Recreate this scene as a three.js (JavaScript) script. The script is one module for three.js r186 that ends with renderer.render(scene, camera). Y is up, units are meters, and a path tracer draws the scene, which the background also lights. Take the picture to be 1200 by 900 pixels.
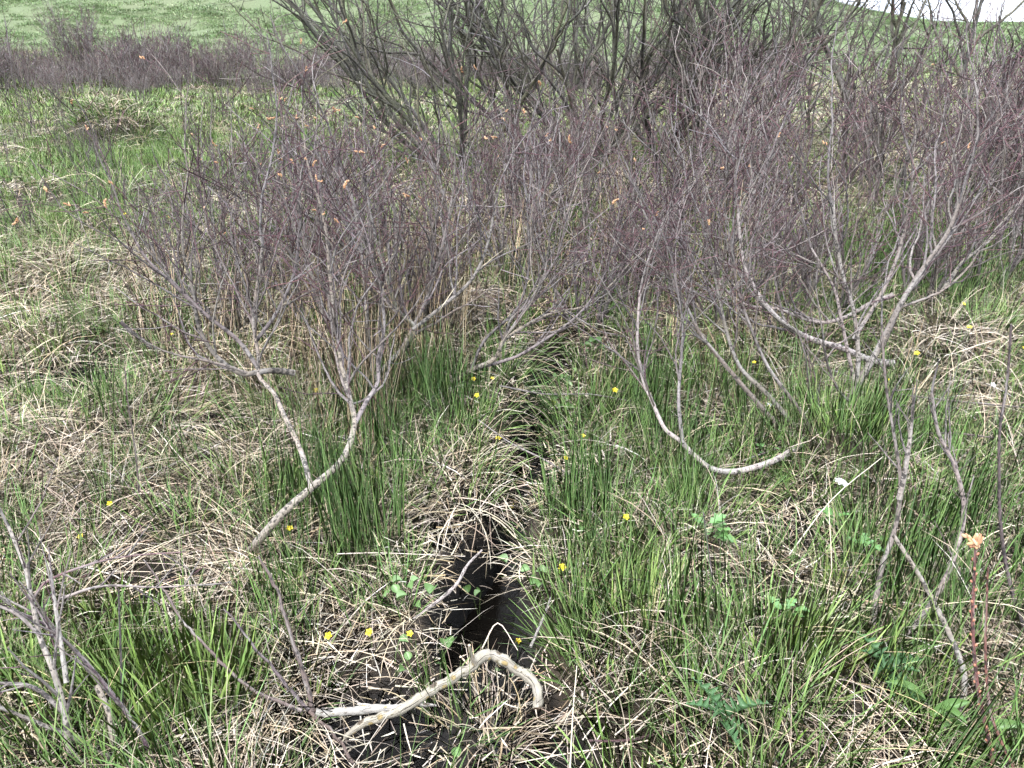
import * as THREE from 'three';
import { mergeGeometries } from 'three/addons/utils/BufferGeometryUtils.js';
import { ImprovedNoise } from 'three/addons/math/ImprovedNoise.js';

// ---------------------------------------------------------------- camera, sky, sun, exposure
const scene = new THREE.Scene();
const camera = new THREE.PerspectiveCamera(53.13, 4 / 3, 0.05, 1500);
camera.position.set(0, 1.6, 0);
camera.rotation.x = THREE.MathUtils.degToRad(-25);
const renderer = new THREE.WebGLRenderer({ antialias: true });
renderer.toneMapping = THREE.LinearToneMapping;
renderer.toneMappingExposure = 5.0;
renderer.shadowMap.enabled = true;
const noise = new ImprovedNoise();
{ // bright, thinly clouded sky
  const W = 512, H = 256, d = new Float32Array(W * H * 4);
  for (let j = 0; j < H; j++) for (let i = 0; i < W; i++) {
    const el = ((j + 0.5) / H - 0.5) * Math.PI, az = (i + 0.5) / W * 2 * Math.PI;
    const x = Math.cos(az) * Math.cos(el), y = Math.sin(el), z = Math.sin(az) * Math.cos(el), q = 1 / (Math.abs(y) + 0.25);
    const c = noise.noise(x * q * 1.6, z * q * 1.6, 3.1) * 0.6 + noise.noise(x * q * 4, z * q * 4, 7.7) * 0.3;
    const k = THREE.MathUtils.clamp(0.62 + c * 0.55, 0, 1), o = (j * W + i) * 4;
    const L = (1 + 2 * Math.max(0, y)) / 3 * 1.25; // an overcast sky is three times brighter overhead than at the horizon
    d[o] = L * THREE.MathUtils.lerp(0.66, 0.99, k); d[o + 1] = L * THREE.MathUtils.lerp(0.80, 1.0, k); d[o + 2] = L * THREE.MathUtils.lerp(1.04, 1.05, k); d[o + 3] = 1;
  }
  const t = new THREE.DataTexture(d, W, H, THREE.RGBAFormat, THREE.FloatType);
  t.mapping = THREE.EquirectangularReflectionMapping; t.magFilter = THREE.LinearFilter; t.minFilter = THREE.LinearFilter; t.needsUpdate = true;
  scene.background = t; scene.environment = t;
}
const sun = new THREE.DirectionalLight(new THREE.Color(1, 0.975, 0.95), 1.1);
sun.position.set(-9, 20, 7); sun.castShadow = true; sun.shadow.radius = 40;
Object.assign(sun.shadow.camera, { left: -14, right: 14, top: 14, bottom: -14, near: 1, far: 60 }); sun.shadow.mapSize.set(4096, 4096);
scene.add(sun, sun.target); sun.target.position.set(0, 0, -4);

// ---------------------------------------------------------------- helpers
let seed = 20250511;
const rnd = () => { seed = (seed + 0x6D2B79F5) | 0; let t = Math.imul(seed ^ (seed >>> 15), 1 | seed); t = (t + Math.imul(t ^ (t >>> 7), 61 | t)) ^ t; return ((t ^ (t >>> 14)) >>> 0) / 4294967296; };
const rr = (a, b) => a + (b - a) * rnd(), pick = (a) => a[Math.floor(rnd() * a.length)], gauss = () => (rnd() + rnd() + rnd() - 1.5) / 0.87;
const { smoothstep, clamp, lerp } = THREE.MathUtils;
const V = (x, y, z) => new THREE.Vector3(x, y, z);
const fbm = (x, z, s = 0) => noise.noise(x, z, s) + 0.5 * noise.noise(x * 2.1, z * 2.1, s + 5) + 0.25 * noise.noise(x * 4.3, z * 4.3, s + 9);
const used = {};
const numbered = (n) => { const k = used[n] = (used[n] ?? -1) + 1; return k ? n + '_' + String(k).padStart(3, '0') : n; };
function tag(o, label, category, group, kind) { o.userData = { label, category }; if (group) o.userData.group = group; if (kind) o.userData.kind = kind; return o; }
function mesh(name, geo, mat, parent) { const m = new THREE.Mesh(geo, mat); m.name = parent === scene ? numbered(name) : name; m.castShadow = m.receiveShadow = true; parent.add(m); return m; }
function thing(name, label, category, [x, y, z] = [0, 0, 0], turn = 0, group) { const o = new THREE.Group(); o.name = numbered(name); o.position.set(x, y, z); o.rotation.y = turn; tag(o, label, category, group); scene.add(o); return o; }
function copy(src, [x, y, z], turn, scale = 1) { const o = src.clone(); o.name = numbered(src.name.replace(/_\d{3}$/, '')); o.userData = { ...src.userData }; o.position.set(x, y, z); o.rotation.set(0, turn, 0); o.scale.setScalar(scale); scene.add(o); return o; }

// ---------------------------------------------------------------- materials
const M = {
  ground: new THREE.MeshStandardMaterial({ vertexColors: true, roughness: 0.97 }),
  water: new THREE.MeshPhysicalMaterial({ color: new THREE.Color(0.006, 0.005, 0.004), roughness: 0.12, ior: 1.33, specularIntensity: 0.5 }),
  blade: new THREE.MeshPhysicalMaterial({ vertexColors: true, roughness: 0.62, transmission: 0.28, thickness: 0, side: THREE.DoubleSide }),
  straw: new THREE.MeshStandardMaterial({ vertexColors: true, roughness: 0.72, side: THREE.DoubleSide }),
  wood: new THREE.MeshStandardMaterial({ vertexColors: true, roughness: 0.82 }),
  leaf: new THREE.MeshPhysicalMaterial({ vertexColors: true, roughness: 0.45, transmission: 0.2, thickness: 0, side: THREE.DoubleSide }),
  petal: new THREE.MeshPhysicalMaterial({ vertexColors: true, roughness: 0.35, transmission: 0.15, thickness: 0, side: THREE.DoubleSide }),
  catkin: new THREE.MeshStandardMaterial({ vertexColors: true, roughness: 0.9 }),
};
{ // fibrous litter grain for the soil
  const N = 1024, d = new Uint8Array(N * N * 4).fill(255);
  const buf = new Float32Array(N * N).fill(0.62);
  for (let i = 0; i < N * N; i++) buf[i] += (rnd() - 0.5) * 0.3;
  for (let k = 0; k < 9000; k++) { let x = rnd() * N, y = rnd() * N, a = rnd() * 6.28; const l = rr(12, 60), v = rr(0.35, 1.0); for (let s = 0; s < l; s++) { x += Math.cos(a); y += Math.sin(a); a += (rnd() - 0.5) * 0.12; buf[((y | 0) & (N - 1)) * N + ((x | 0) & (N - 1))] = v; } }
  for (let i = 0; i < N * N; i++) { const v = clamp(buf[i], 0, 1) * 255; d[i * 4] = v; d[i * 4 + 1] = v * 0.97; d[i * 4 + 2] = v * 0.92; }
  const t = new THREE.DataTexture(d, N, N); t.wrapS = t.wrapT = THREE.RepeatWrapping; t.magFilter = THREE.LinearFilter; t.colorSpace = THREE.SRGBColorSpace; t.needsUpdate = true;
  M.ground.map = t; M.ground.bumpMap = t; M.ground.bumpScale = 0.006;
}

{ // bark: fine fissures along the stem and flecks of lichen
  const N = 512, d = new Uint8Array(N * N * 4).fill(255), b = new Float32Array(N * N);
  for (let y = 0; y < N; y++) for (let x = 0; x < N; x++) b[y * N + x] = 0.86 + 0.12 * noise.noise(x / 9, y / 46, 2) + 0.14 * noise.noise(x / 26, y / 30, 6) + (rnd() - 0.5) * 0.14;
  for (let k = 0; k < 520; k++) { const cx = rnd() * N, cy = rnd() * N, R = rnd() < 0.12 ? rr(12, 26) : rr(2, 11), v = rnd() < 0.6 ? rr(0.9, 1.0) : rr(0.35, 0.55); for (let y = -R; y <= R; y++) for (let x = -R; x <= R; x++) if (x * x + y * y < R * R * (0.5 + 0.9 * rnd())) b[((cy + y) & (N - 1)) * N + ((cx + x) & (N - 1))] = v + (rnd() - 0.5) * 0.1; }
  for (let i = 0; i < N * N; i++) { const v = clamp(b[i], 0, 1) * 255; d[i * 4] = v; d[i * 4 + 1] = v; d[i * 4 + 2] = v; }
  const t = new THREE.DataTexture(d, N, N); t.wrapS = t.wrapT = THREE.RepeatWrapping; t.magFilter = THREE.LinearFilter; t.colorSpace = THREE.SRGBColorSpace; t.needsUpdate = true;
  M.wood.map = t; M.wood.bumpMap = t; M.wood.bumpScale = 0.002;
}

{ // barkless weathered wood: drying cracks along the grain, worm marks, ochre and grey lichen crusts
  const N = 512, d = new Uint8Array(N * N * 4).fill(255), h = new Uint8Array(N * N * 4).fill(255), b = new Float32Array(N * N * 3), e = new Float32Array(N * N).fill(0.7), W = N - 1;
  for (let y = 0; y < N; y++) for (let x = 0; x < N; x++) { const v = 0.84 + 0.10 * noise.noise(x / 5, y / 70, 2) + 0.12 * noise.noise(x / 30, y / 44, 6) + (rnd() - 0.5) * 0.1; b.set([v, v * 0.985, v * 0.96], (y * N + x) * 3); e[y * N + x] += 0.15 * noise.noise(x / 5, y / 70, 2); }
  for (let k = 0; k < 46; k++) { const cx = rnd() * N, cy = rnd() * N, R = rr(5, 30), c = pick([[0.86, 0.78, 0.58], [0.62, 0.6, 0.52], [0.95, 0.95, 0.92], [0.5, 0.45, 0.4]]); for (let y = -R; y <= R; y++) for (let x = -R; x <= R; x++) if (x * x + y * y < R * R * (0.35 + 0.5 * rnd() + 0.5 * noise.noise(x / 6, y / 6, k))) { const i = ((cy + y) & W) * N + ((cx + x) & W); b.set(c.map((v) => v + (rnd() - 0.5) * 0.12), i * 3); e[i] = 0.85 + 0.15 * rnd(); } }
  for (let k = 0; k < 120; k++) { let x = rnd() * N, y = rnd() * N; const l = rr(25, 150); for (let q = 0; q < l; q++) { y += 1; x += (rnd() - 0.5) * 0.7; for (const o of q % 9 < 6 ? [0, 1] : [0]) { const i = (y & W) * N + ((x + o) & W); b.set([0.36, 0.32, 0.28], i * 3); e[i] = 0.15; } } }
  for (let i = 0; i < N * N; i++) { for (let c = 0; c < 3; c++) { d[i * 4 + c] = clamp(b[i * 3 + c], 0, 1) * 255; h[i * 4 + c] = clamp(e[i], 0, 1) * 255; } }
  const tex = (a, c) => { const t = new THREE.DataTexture(a, N, N); t.wrapS = t.wrapT = THREE.RepeatWrapping; t.magFilter = THREE.LinearFilter; if (c) t.colorSpace = THREE.SRGBColorSpace; t.needsUpdate = true; return t; };
  M.deadwood = new THREE.MeshStandardMaterial({ vertexColors: true, roughness: 0.88, map: tex(d, true), bumpMap: tex(h), bumpScale: 0.004 });
}

// ---------------------------------------------------------------- the lie of the land
// the ditch: [x, z, half width], from the near end upstream
const ditch = [[0.04, -1.258, 0.085], [0.011, -1.393, 0.07], [-0.041, -1.532, 0.1], [-0.073, -1.673, 0.135], [-0.088, -1.814, 0.14], [-0.116, -1.995, 0.13], [-0.025, -2.305, 0.06], [0.082, -2.64, 0.11], [0.077, -3.068, 0.085], [0.175, -3.586, 0.1], [0.264, -3.933, 0.08], [0.373, -4.197, 0.03]];
ditch.unshift([ditch[0][0] - 0.05, -0.3, 0.3]); 
function ditchAt(z) { for (let i = 1; i < ditch.length; i++) { const a = ditch[i - 1], b = ditch[i]; if (z <= a[1] && z >= b[1]) { const t = (a[1] - z) / (a[1] - b[1]); return [lerp(a[0], b[0], t), lerp(a[2], b[2], t)]; } } return null; }
function cut(x, z) { const c = ditchAt(z); if (!c) return 0; const t = Math.abs(x - c[0] + 0.03 * noise.noise(x * 5, z * 5, 1)) / c[1]; return 1 - smoothstep(t, 0.7, 1.35); }
// hollows: [x, z, radius, depth]
const hollows = [[-0.254, -2.217, 0.075, 0.26], [0.464, -2.432, 0.08, 0.2], [0.657, -1.864, 0.1, 0.2], [0.981, -2.252, 0.13, 0.16], [-2.198, -3.533, 0.22, 0.16], [-1.316, -2.987, 0.14, 0.12], [-1.842, -4.197, 0.2, 0.15], [-0.32, -1.305, 0.17, 0.24], [-1.07, -1.911, 0.08, 0.08], [0.524, -5.755, 0.3, 0.15], [0.827, -2.987, 0.12, 0.12], [0.067, -1.337, 0.1, 0.25]];
const mounds = [[-0.2, -2.564, 0.16, 0.06], [-5.924, -11.987, 0.62, 0.5], [2.371, -3.696, 0.28, 0.14], [1.334, -2.694, 0.16, 0.12], [-3.181, -5.104, 0.35, 0.12], [-0.935, -2.694, 0.25, 0.04], [0.662, -1.446, 0.3, 0.08], [-1.694, -2.834, 0.25, 0.1], [-5.04, -8.034, 0.5, 0.16], [-0.28, -1.393, 0.1, 0.06]];
function hill(x, z) { const d = -z - 0.25 * x; return (1.9 + 12.5 * (1 - smoothstep(x, 2, 52))) * smoothstep(d, 27, 118); }
function land(x, z) {
  let h = 0.055 * fbm(x * 1.3, z * 1.3, 2) + 0.025 * fbm(x * 5, z * 5, 4); if (Math.abs(x) < 2.5 && z > -5.2) h += 0.014 * fbm(x * 19, z * 19, 14);
  const far = smoothstep(-z, 22, 40); h += far * 0.22 * noise.noise(x * 0.9, z * 0.9, 8) + far * 0.4 * noise.noise(x * 0.15, z * 0.15, 3);
  for (const [a, b, r, d] of hollows) { const q = ((x - a) ** 2 + (z - b) ** 2) / (r * r); if (q < 9) h -= d * Math.exp(-q); }
  for (const [a, b, r, d] of mounds) { const q = ((x - a) ** 2 + (z - b) ** 2) / (r * r); if (q < 9) h += d * Math.exp(-q); }
  return h + hill(x, z);
}
const height = (x, z) => land(x, z) - 0.4 * cut(x, z);
const bare = (x, z) => { let b = cut(x, z); for (const [a, c, r] of hollows) { const q = ((x - a) ** 2 + (z - c) ** 2) / (r * r); if (q < 4) b = Math.max(b, Math.exp(-q * 0.9)); } return b; };
{
  const axis = (lo, hi, step, far) => { const a = []; for (let v = lo; v <= hi; v += step) a.push(v); let s = step, v = hi; while (v < far) { s *= 1.11; v += s; a.push(v); } s = step; v = lo; while (v > -far) { s *= 1.11; v -= s; a.unshift(v); } return a; };
  const xs = axis(-2.4, 2.6, 0.022, 420), zs = axis(-5.2, -0.9, 0.022, 420), nx = xs.length, nz = zs.length;
  const pos = new Float32Array(nx * nz * 3), col = new Float32Array(nx * nz * 3), uv = new Float32Array(nx * nz * 2), idx = [];
  const peat = [0.011, 0.0085, 0.007], soil = [0.085, 0.062, 0.04], green = [0.20, 0.30, 0.12], strawc = [0.26, 0.2, 0.12];
  for (let j = 0; j < nz; j++) for (let i = 0; i < nx; i++) {
    const x = xs[i], z = zs[j], k = j * nx + i; pos.set([x, height(x, z), z], k * 3); uv.set([x * 1.7, z * 1.7], k * 2);
    const b = -z < 12 ? bare(x, z) : 0, f = smoothstep(-z, 7, 20), n = fbm(x * 0.6, z * 0.6, 11), g = smoothstep(-z, 24, 30), m = fbm(x * 2.2, z * 2.2, 21);
    const pale = clamp(n * 0.9 + 0.25, 0, 1) * (1 - g * 0.75);
    for (let c = 0; c < 3; c++) {
      let v = soil[c] * (1 + 0.5 * m); v = lerp(v, lerp(green[c], strawc[c], pale), f * 0.85); v = lerp(v, peat[c], clamp(b * 3, 0, 1)); col[k * 3 + c] = Math.max(0.008, v);
    }
  }
  for (let j = 0; j < nz - 1; j++) for (let i = 0; i < nx - 1; i++) { const a = j * nx + i, b = a + 1, c = a + nx, d = c + 1; idx.push(a, c, b, b, c, d); }
  const g = new THREE.BufferGeometry(); g.setAttribute('position', new THREE.BufferAttribute(pos, 3)); g.setAttribute('color', new THREE.BufferAttribute(col, 3)); g.setAttribute('uv', new THREE.BufferAttribute(uv, 2)); g.setIndex(idx); g.computeVertexNormals();
  tag(mesh('ground', g, M.ground, scene), 'boggy peat ground rising to a green hillside', 'ground', null, 'structure');
  // dark water standing in the ditch
  const wp = [], wi = []; let n = 0;
  for (let z = -0.4; z > -4.1; z -= 0.08) { const [cx, w] = ditchAt(z); wp.push(cx - w * 1.25, -0.33, z, cx + w * 1.25, -0.33, z); if (n) wi.push(n - 2, n - 1, n, n, n - 1, n + 1); n += 2; }
  const wg = new THREE.BufferGeometry(); wg.setAttribute('position', new THREE.Float32BufferAttribute(wp, 3)); wg.setIndex(wi); wg.computeVertexNormals();
  tag(mesh('stream_water', wg, M.water, scene), 'black peaty water at the bottom of the narrow ditch', 'water', null, 'structure');
}

// ---------------------------------------------------------------- blades of grass
class Strips {
  constructor() { this.p = []; this.n = []; this.c = []; this.i = []; this.k = 0; }
  ring(a, b, nn, c) { this.p.push(a.x, a.y, a.z, b.x, b.y, b.z); this.n.push(nn.x, nn.y, nn.z, nn.x, nn.y, nn.z); this.c.push(...c, ...c); this.k += 2; }
  link() { const k = this.k; this.i.push(k - 4, k - 3, k - 2, k - 2, k - 3, k - 1); }
  // one blade: from p, heading dir, bowing under gravity
  blade(p, dir, len, w, c, { seg = 4, bow = 0.6, wig = 0.1, kink = 0, floor = -1 } = {}) {
    const q = p.clone(), d = dir.clone().normalize(), side = V(rr(-1, 1), rr(-0.25, 0.25), rr(-1, 1)), a = V(), b = V(), nn = V(), s = len / seg, kk = rnd() < kink ? 1 + Math.floor(rnd() * (seg - 1)) : -1;
    for (let i = 0; i <= seg; i++) {
      const t = i / seg, ww = w * 0.5 * (i === seg ? 0.12 : 1 - 0.55 * t * t);
      side.addScaledVector(d, -side.dot(d)).normalize(); nn.crossVectors(side, d).normalize(); if (nn.y < 0) nn.negate();
      a.copy(q).addScaledVector(side, ww); b.copy(q).addScaledVector(side, -ww); this.ring(a, b, nn, c); if (i) this.link();
      d.x += gauss() * wig; d.z += gauss() * wig; d.y -= bow * s * 3 * (0.4 + t); d.y += gauss() * wig * 0.5;
      if (i === kk) { const u = rr(0.5, 1.2); d.y -= u; d.x += gauss() * 0.5; d.z += gauss() * 0.5; }
      d.normalize(); q.addScaledVector(d, s); if (q.y < floor) { q.y = floor + 0.004 * rnd(); d.y = Math.abs(d.y) * 0.1; d.normalize(); }
    }
  }
  geo() { const g = new THREE.BufferGeometry(); g.setAttribute('position', new THREE.Float32BufferAttribute(this.p, 3)); g.setAttribute('normal', new THREE.Float32BufferAttribute(this.n, 3)); g.setAttribute('color', new THREE.Float32BufferAttribute(this.c, 3)); g.setIndex(this.i); return g; }
}
const tone = (c, v = 0.25) => { const k = 1 + (rnd() * 2 - 1) * v; return [c[0] * k * rr(0.94, 1.06), c[1] * k, c[2] * k * rr(0.88, 1.12)]; };
const C = {
  straw: [[0.42, 0.345, 0.255], [0.48, 0.41, 0.32], [0.36, 0.29, 0.21], [0.25, 0.19, 0.135], [0.52, 0.46, 0.375], [0.44, 0.37, 0.28], [0.38, 0.285, 0.185]],
  tan: [[0.42, 0.32, 0.20], [0.50, 0.41, 0.28], [0.34, 0.25, 0.16]],
  green: [[0.165, 0.28, 0.075], [0.21, 0.33, 0.09], [0.135, 0.24, 0.065], [0.28, 0.37, 0.14]],
  rush: [[0.085, 0.165, 0.04], [0.11, 0.20, 0.05], [0.15, 0.245, 0.07], [0.065, 0.125, 0.035]],
  lime: [[0.26, 0.38, 0.09], [0.31, 0.43, 0.12], [0.21, 0.33, 0.07]],
};
// n blades in a tuft of radius R: lengths, lean (degrees from upright), widths
function tuft(n, R, [l0, l1], [a0, a1], [w0, w1], cols, o = {}, S = new Strips(), at = V(0, 0, 0)) {
  for (let i = 0; i < n; i++) {
    const r = R * Math.sqrt(rnd()), f = rnd() * 6.283, lean = THREE.MathUtils.degToRad(rr(a0, a1)), h = (o.out ? f + gauss() * 0.6 : rnd() * 6.283);
    S.blade(V(at.x + Math.cos(f) * r, at.y - 0.01 + (o.lift ? rnd() * o.lift : 0), at.z + Math.sin(f) * r), V(Math.sin(lean) * Math.cos(h), Math.cos(lean), Math.sin(lean) * Math.sin(h)), o.skew ? lerp(l0, l1, Math.pow(rnd(), o.skew)) : rr(l0, l1), rr(w0, w1), tone(pick(cols), 0.22), o);
  }
  return S;
}
const kinds = {
  mat: [0, 1, 2].map(() => tuft(78, 0.14, [0.08, 0.4], [50, 94], [0.0012, 0.0038], C.straw, { skew: 1.4, seg: 5, bow: 1.2, wig: 0.13, kink: 0.1, floor: 0.0, lift: 0.035 }).geo()),
  fountain: [0, 1, 2].map(() => tuft(65, 0.06, [0.15, 0.42], [18, 75], [0.0012, 0.003], C.straw, { bow: 1.1, wig: 0.1, kink: 0.2, out: true, seg: 5, floor: 0.0 }).geo()),
  reed: [0, 1].map(() => tuft(22, 0.09, [0.35, 0.68], [2, 20], [0.0026, 0.0042], C.tan, { bow: 0.12, wig: 0.05, kink: 0.18, seg: 5 }).geo()),
  fine: [0, 1, 2].map(() => tuft(30, 0.07, [0.07, 0.2], [4, 42], [0.0022, 0.004], C.green, { bow: 0.7, wig: 0.08, out: true }).geo()),
  rush: [0, 1, 2].map(() => tuft(26, 0.09, [0.2, 0.46], [1, 15], [0.0026, 0.0038], C.rush, { bow: 0.1, wig: 0.03 }).geo()),
  lime: [0, 1].map(() => tuft(26, 0.08, [0.06, 0.19], [3, 32], [0.0035, 0.0065], [...C.lime, [0.30, 0.40, 0.14], [0.42, 0.42, 0.22]], { bow: 0.4, wig: 0.05, out: true }).geo()),
  chaff: [0, 1].map(() => tuft(130, 0.18, [0.02, 0.09], [75, 100], [0.002, 0.0045], C.straw, { bow: 0, wig: 0.12, seg: 2, lift: 0.03, floor: 0 }).geo()),
  coarse: [0, 1, 2].map(() => tuft(70, 0.26, [0.05, 0.14], [5, 55], [0.007, 0.013], [...C.green, ...C.lime, [0.34, 0.42, 0.19], [0.42, 0.42, 0.25], [0.46, 0.41, 0.29]], { bow: 0.8, wig: 0.1, out: true, seg: 3 }).geo()),
  coarseStraw: [0, 1, 2].map(() => tuft(60, 0.28, [0.08, 0.24], [50, 92], [0.006, 0.012], C.straw, { bow: 0.9, wig: 0.12, seg: 3, floor: 0 }).geo()),
  turf: [0, 1].map(() => tuft(90, 0.5, [0.04, 0.13], [15, 75], [0.01, 0.022], [[0.20, 0.31, 0.12], [0.23, 0.35, 0.14], [0.17, 0.27, 0.10], [0.32, 0.36, 0.20]], { bow: 0.8, wig: 0.1, out: true, seg: 2 }).geo()),
};
// growth pattern over the ground (0..1)
const patch = (list, x, z) => { let s = 0; for (const [a, b, r, k] of list) { const q = ((x - a) ** 2 + (z - b) ** 2) / (r * r); if (q < 8) s += k * Math.exp(-q); } return s; };
const strawSpots = [[-2.483, -3.996, 0.8, 0.5], [-1.631, -2.627, 0.6, 0.6], [-0.196, -2.502, 0.25, 0.9], [2.371, -3.696, 0.35, 1], [-1.121, -2.038, 0.4, 0.5], [-3.181, -5.104, 1, 0.5], [0.811, -2.129, 0.2, 0.6], [1.244, -1.724, 0.3, 0.5], [0.638, -1.367, 0.25, 0.5], [1.185, -1.393, 0.3, 0.6], [-0.375, -1.446, 0.15, 0.7], [-1.133, -3.753, 0.5, 0.4]];
const rushSpots = [[-0.539, -2.227, 0.28, 1.4], [-0.725, -2.386, 0.25, 1], [-0.402, -3.241, 0.35, 1], [-0.15, -2.987, 0.2, 0.8], [0.248, -2.331, 0.25, 0.8], [0.6, -2.564, 0.35, 0.8], [0.738, -1.872, 0.3, 0.6], [1.413, -2.762, 0.25, 0.8], [1.549, -2.331, 0.35, 0.7], [3.021, -4.915, 0.9, 1.3], [0.602, -3.241, 0.4, 0.7], [1.231, -1.911, 0.3, 0.8], [0.149, -1.724, 0.2, 0.6], [-1.616, -2.987, 0.2, 0.7], [-0.669, -1.911, 0.2, 0.7], [2.121, -5.104, 0.6, 0.5], [0.596, -1.532, 0.2, 0.4]];
const limeSpots = [[-0.86, -1.502, 0.2, 1.4], [-1.207, -1.474, 0.25, 1.1], [-1.089, -1.657, 0.15, 0.8], [1.442, -2.834, 0.16, 1.5], [0.835, -1.624, 0.3, 0.7], [0.626, -1.474, 0.25, 0.6], [0.905, -1.446, 0.2, 0.5], [0.378, -1.342, 0.2, 0.5], [0.299, -1.724, 0.2, 0.4], [0.268, -1.911, 0.2, 0.4], [-9.033, -16.842, 3, 0.35], [-3.642, -9.586, 1.8, 0.35], [-8.747, -22.73, 3, 0.45], [-4.468, -8.497, 1.6, 0.35], [-5.97, -10.233, 2, 0.3], [-4.381, -6.887, 0.8, 0.3], [-3.676, -12.773, 2.5, 0.4], [-0.088, -1.446, 0.08, 0.4]];
const wet = (x, z) => fbm(x * 0.9 + 4, z * 0.9, 31);
const isLeft = (x, z) => 1 - smoothstep(x + 0.05 * z, -0.5, 0.1);   // the west meadow is drier than the ditch side
const want = {
  mat: (x, z) => 0.45 + 0.35 * isLeft(x, z) + 0.35 * wet(x, z) + patch(strawSpots, x, z) - 0.5 * patch(limeSpots, x, z) - 0.5 * smoothstep(-z, 4, 9) * isLeft(x, z),
  fountain: (x, z) => 0.34 - 0.12 * isLeft(x, z) * smoothstep(-z, 3, 5) + 0.2 * wet(x, z) + 0.5 * patch(strawSpots, x, z) - 0.3 * patch(limeSpots, x, z),
  chaff: () => 0.9,
  fine: (x, z) => 0.75 - 0.3 * isLeft(x, z) * (1 - smoothstep(-z, 3.5, 6)) - 0.5 * wet(x + 3, z) + 0.35 * patch(rushSpots, x, z) + 0.4 * patch(limeSpots, x, z),
  rush: (x, z) => 0.07 + 0.07 * (1 - isLeft(x, z)) + 0.6 * patch(rushSpots, x, z) + 0.25 * wet(x + 9, z + 2),
  lime: (x, z) => 0.75 * patch(limeSpots, x, z) + 0.2 * (wet(x - 7, z) > 0.25 ? 1 : 0),
  reed: (x, z) => patch([[-1.148, -3.64, 0.5, 0.65], [-0.752, -2.987, 0.35, 0.35], [-1, -2.564, 0.3, 0.15], [-0.669, -3.996, 0.6, 0.6], [-0.236, -5.104, 0.8, 0.5], [0.955, -3.996, 0.6, 0.25], [0.655, -5.755, 1, 0.4]], x, z),
};
const up = V(0, 1, 0), reach = { mat: 0.15, fountain: 0.14, fine: 0.04, rush: 0.06, lime: 0.05, chaff: 0, reed: 0.06 };
function scatter(kind, bands, label, category, mat, { sink = 0, tint = 0.14, name } = {}) {
  const list = kinds[kind].map(() => []);
  for (const [d0, d1, dens, s0, s1] of bands) {
    const area = 0.85 * (d1 * d1 - d0 * d0) + 1.8 * (d1 - d0), n = Math.round(area * dens);
    for (let i = 0; i < n; i++) {
      const d = Math.sqrt(lerp(d0 * d0, d1 * d1, rnd())), x = rr(-1, 1) * (0.85 * d + 0.9), z = -d;
      const w = want[kind] ? want[kind](x, z) : 1;
      const s = rr(s0, s1), c = reach[kind] * s;
      if (rnd() > w || (d < 12 && (bare(x, z) > (kind === 'chaff' ? 0.55 : 0.3) || (d < 6 && c && Math.max(bare(x - c, z), bare(x + c, z), bare(x, z - c), bare(x, z + c)) > 0.5)))) continue;
      const e = 0.06, nx = (height(x - e, z) - height(x + e, z)) / (2 * e), nz = (height(x, z - e) - height(x, z + e)) / (2 * e);
      const q = new THREE.Quaternion().setFromUnitVectors(up, V(clamp(nx, -1, 1) * 0.7, 1, clamp(nz, -1, 1) * 0.7).normalize()).multiply(new THREE.Quaternion().setFromAxisAngle(up, rnd() * 6.283));
      list[Math.floor(rnd() * list.length)].push(new THREE.Matrix4().compose(V(x, height(x, z) - sink, z), q, V(s, s * rr(0.85, 1.2), s)));
    }
  }
  list.forEach((ms, v) => {
    if (!ms.length) return;
    const im = new THREE.InstancedMesh(kinds[kind][v], mat, ms.length), c = new THREE.Color();
    ms.forEach((m, i) => { im.setMatrixAt(i, m); const k = 1 + (rnd() * 2 - 1) * tint; im.setColorAt(i, c.setRGB(k * rr(0.95, 1.05), k, k * rr(0.92, 1.06))); });
    im.name = numbered(name ?? kind + '_grass'); im.castShadow = im.receiveShadow = true; tag(im, label, category, null, 'stuff'); scene.add(im);
  });
}
scatter('chaff', [[0.8, 4, 32, 0.8, 1.3], [4, 8, 12, 1, 1.5]], 'broken straw litter strewn over the bog ground', 'litter', M.straw, { name: 'straw_litter' });
scatter('mat', [[0.8, 3.5, 135, 0.55, 1.05], [3.5, 7, 80, 0.8, 1.4], [7, 13, 25, 1.1, 1.8]], 'flattened dead straw coloured grass matted over the ground', 'grass', M.straw, { name: 'matted_dead_grass' });
scatter('fountain', [[0.8, 3.5, 60, 0.6, 1.1], [3.5, 7, 30, 0.7, 1.2], [7, 13, 9, 1, 1.5]], 'arching dead bleached grass blades', 'grass', M.straw, { name: 'arching_dead_grass' });
scatter('fine', [[0.8, 3.5, 130, 0.7, 1.3], [3.5, 7, 75, 0.8, 1.4], [7, 13, 38, 0.8, 1.3]], 'fresh green grass blades coming through the straw', 'grass', M.blade, { name: 'fresh_green_grass' });
scatter('rush', [[0.8, 3.5, 50, 0.6, 1.1], [3.5, 7, 30, 0.7, 1.2], [7, 12, 8, 0.8, 1.2]], 'dark green rush stems growing in the wet ground', 'rushes', M.blade, { name: 'rush_grass' });
scatter('lime', [[0.8, 3.5, 110, 0.7, 1.2], [3.5, 7, 50, 0.8, 1.2], [7, 16, 24, 0.7, 1.15]], 'bright broad bladed spring grass', 'grass', M.blade, { name: 'bright_spring_grass' });
scatter('reed', [[1.5, 3.5, 55, 0.7, 1.1], [3.5, 8, 22, 0.8, 1.2]], 'tall upright tan dead stalks under the shrubs', 'grass', M.straw, { name: 'dead_stalk_grass' });
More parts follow.
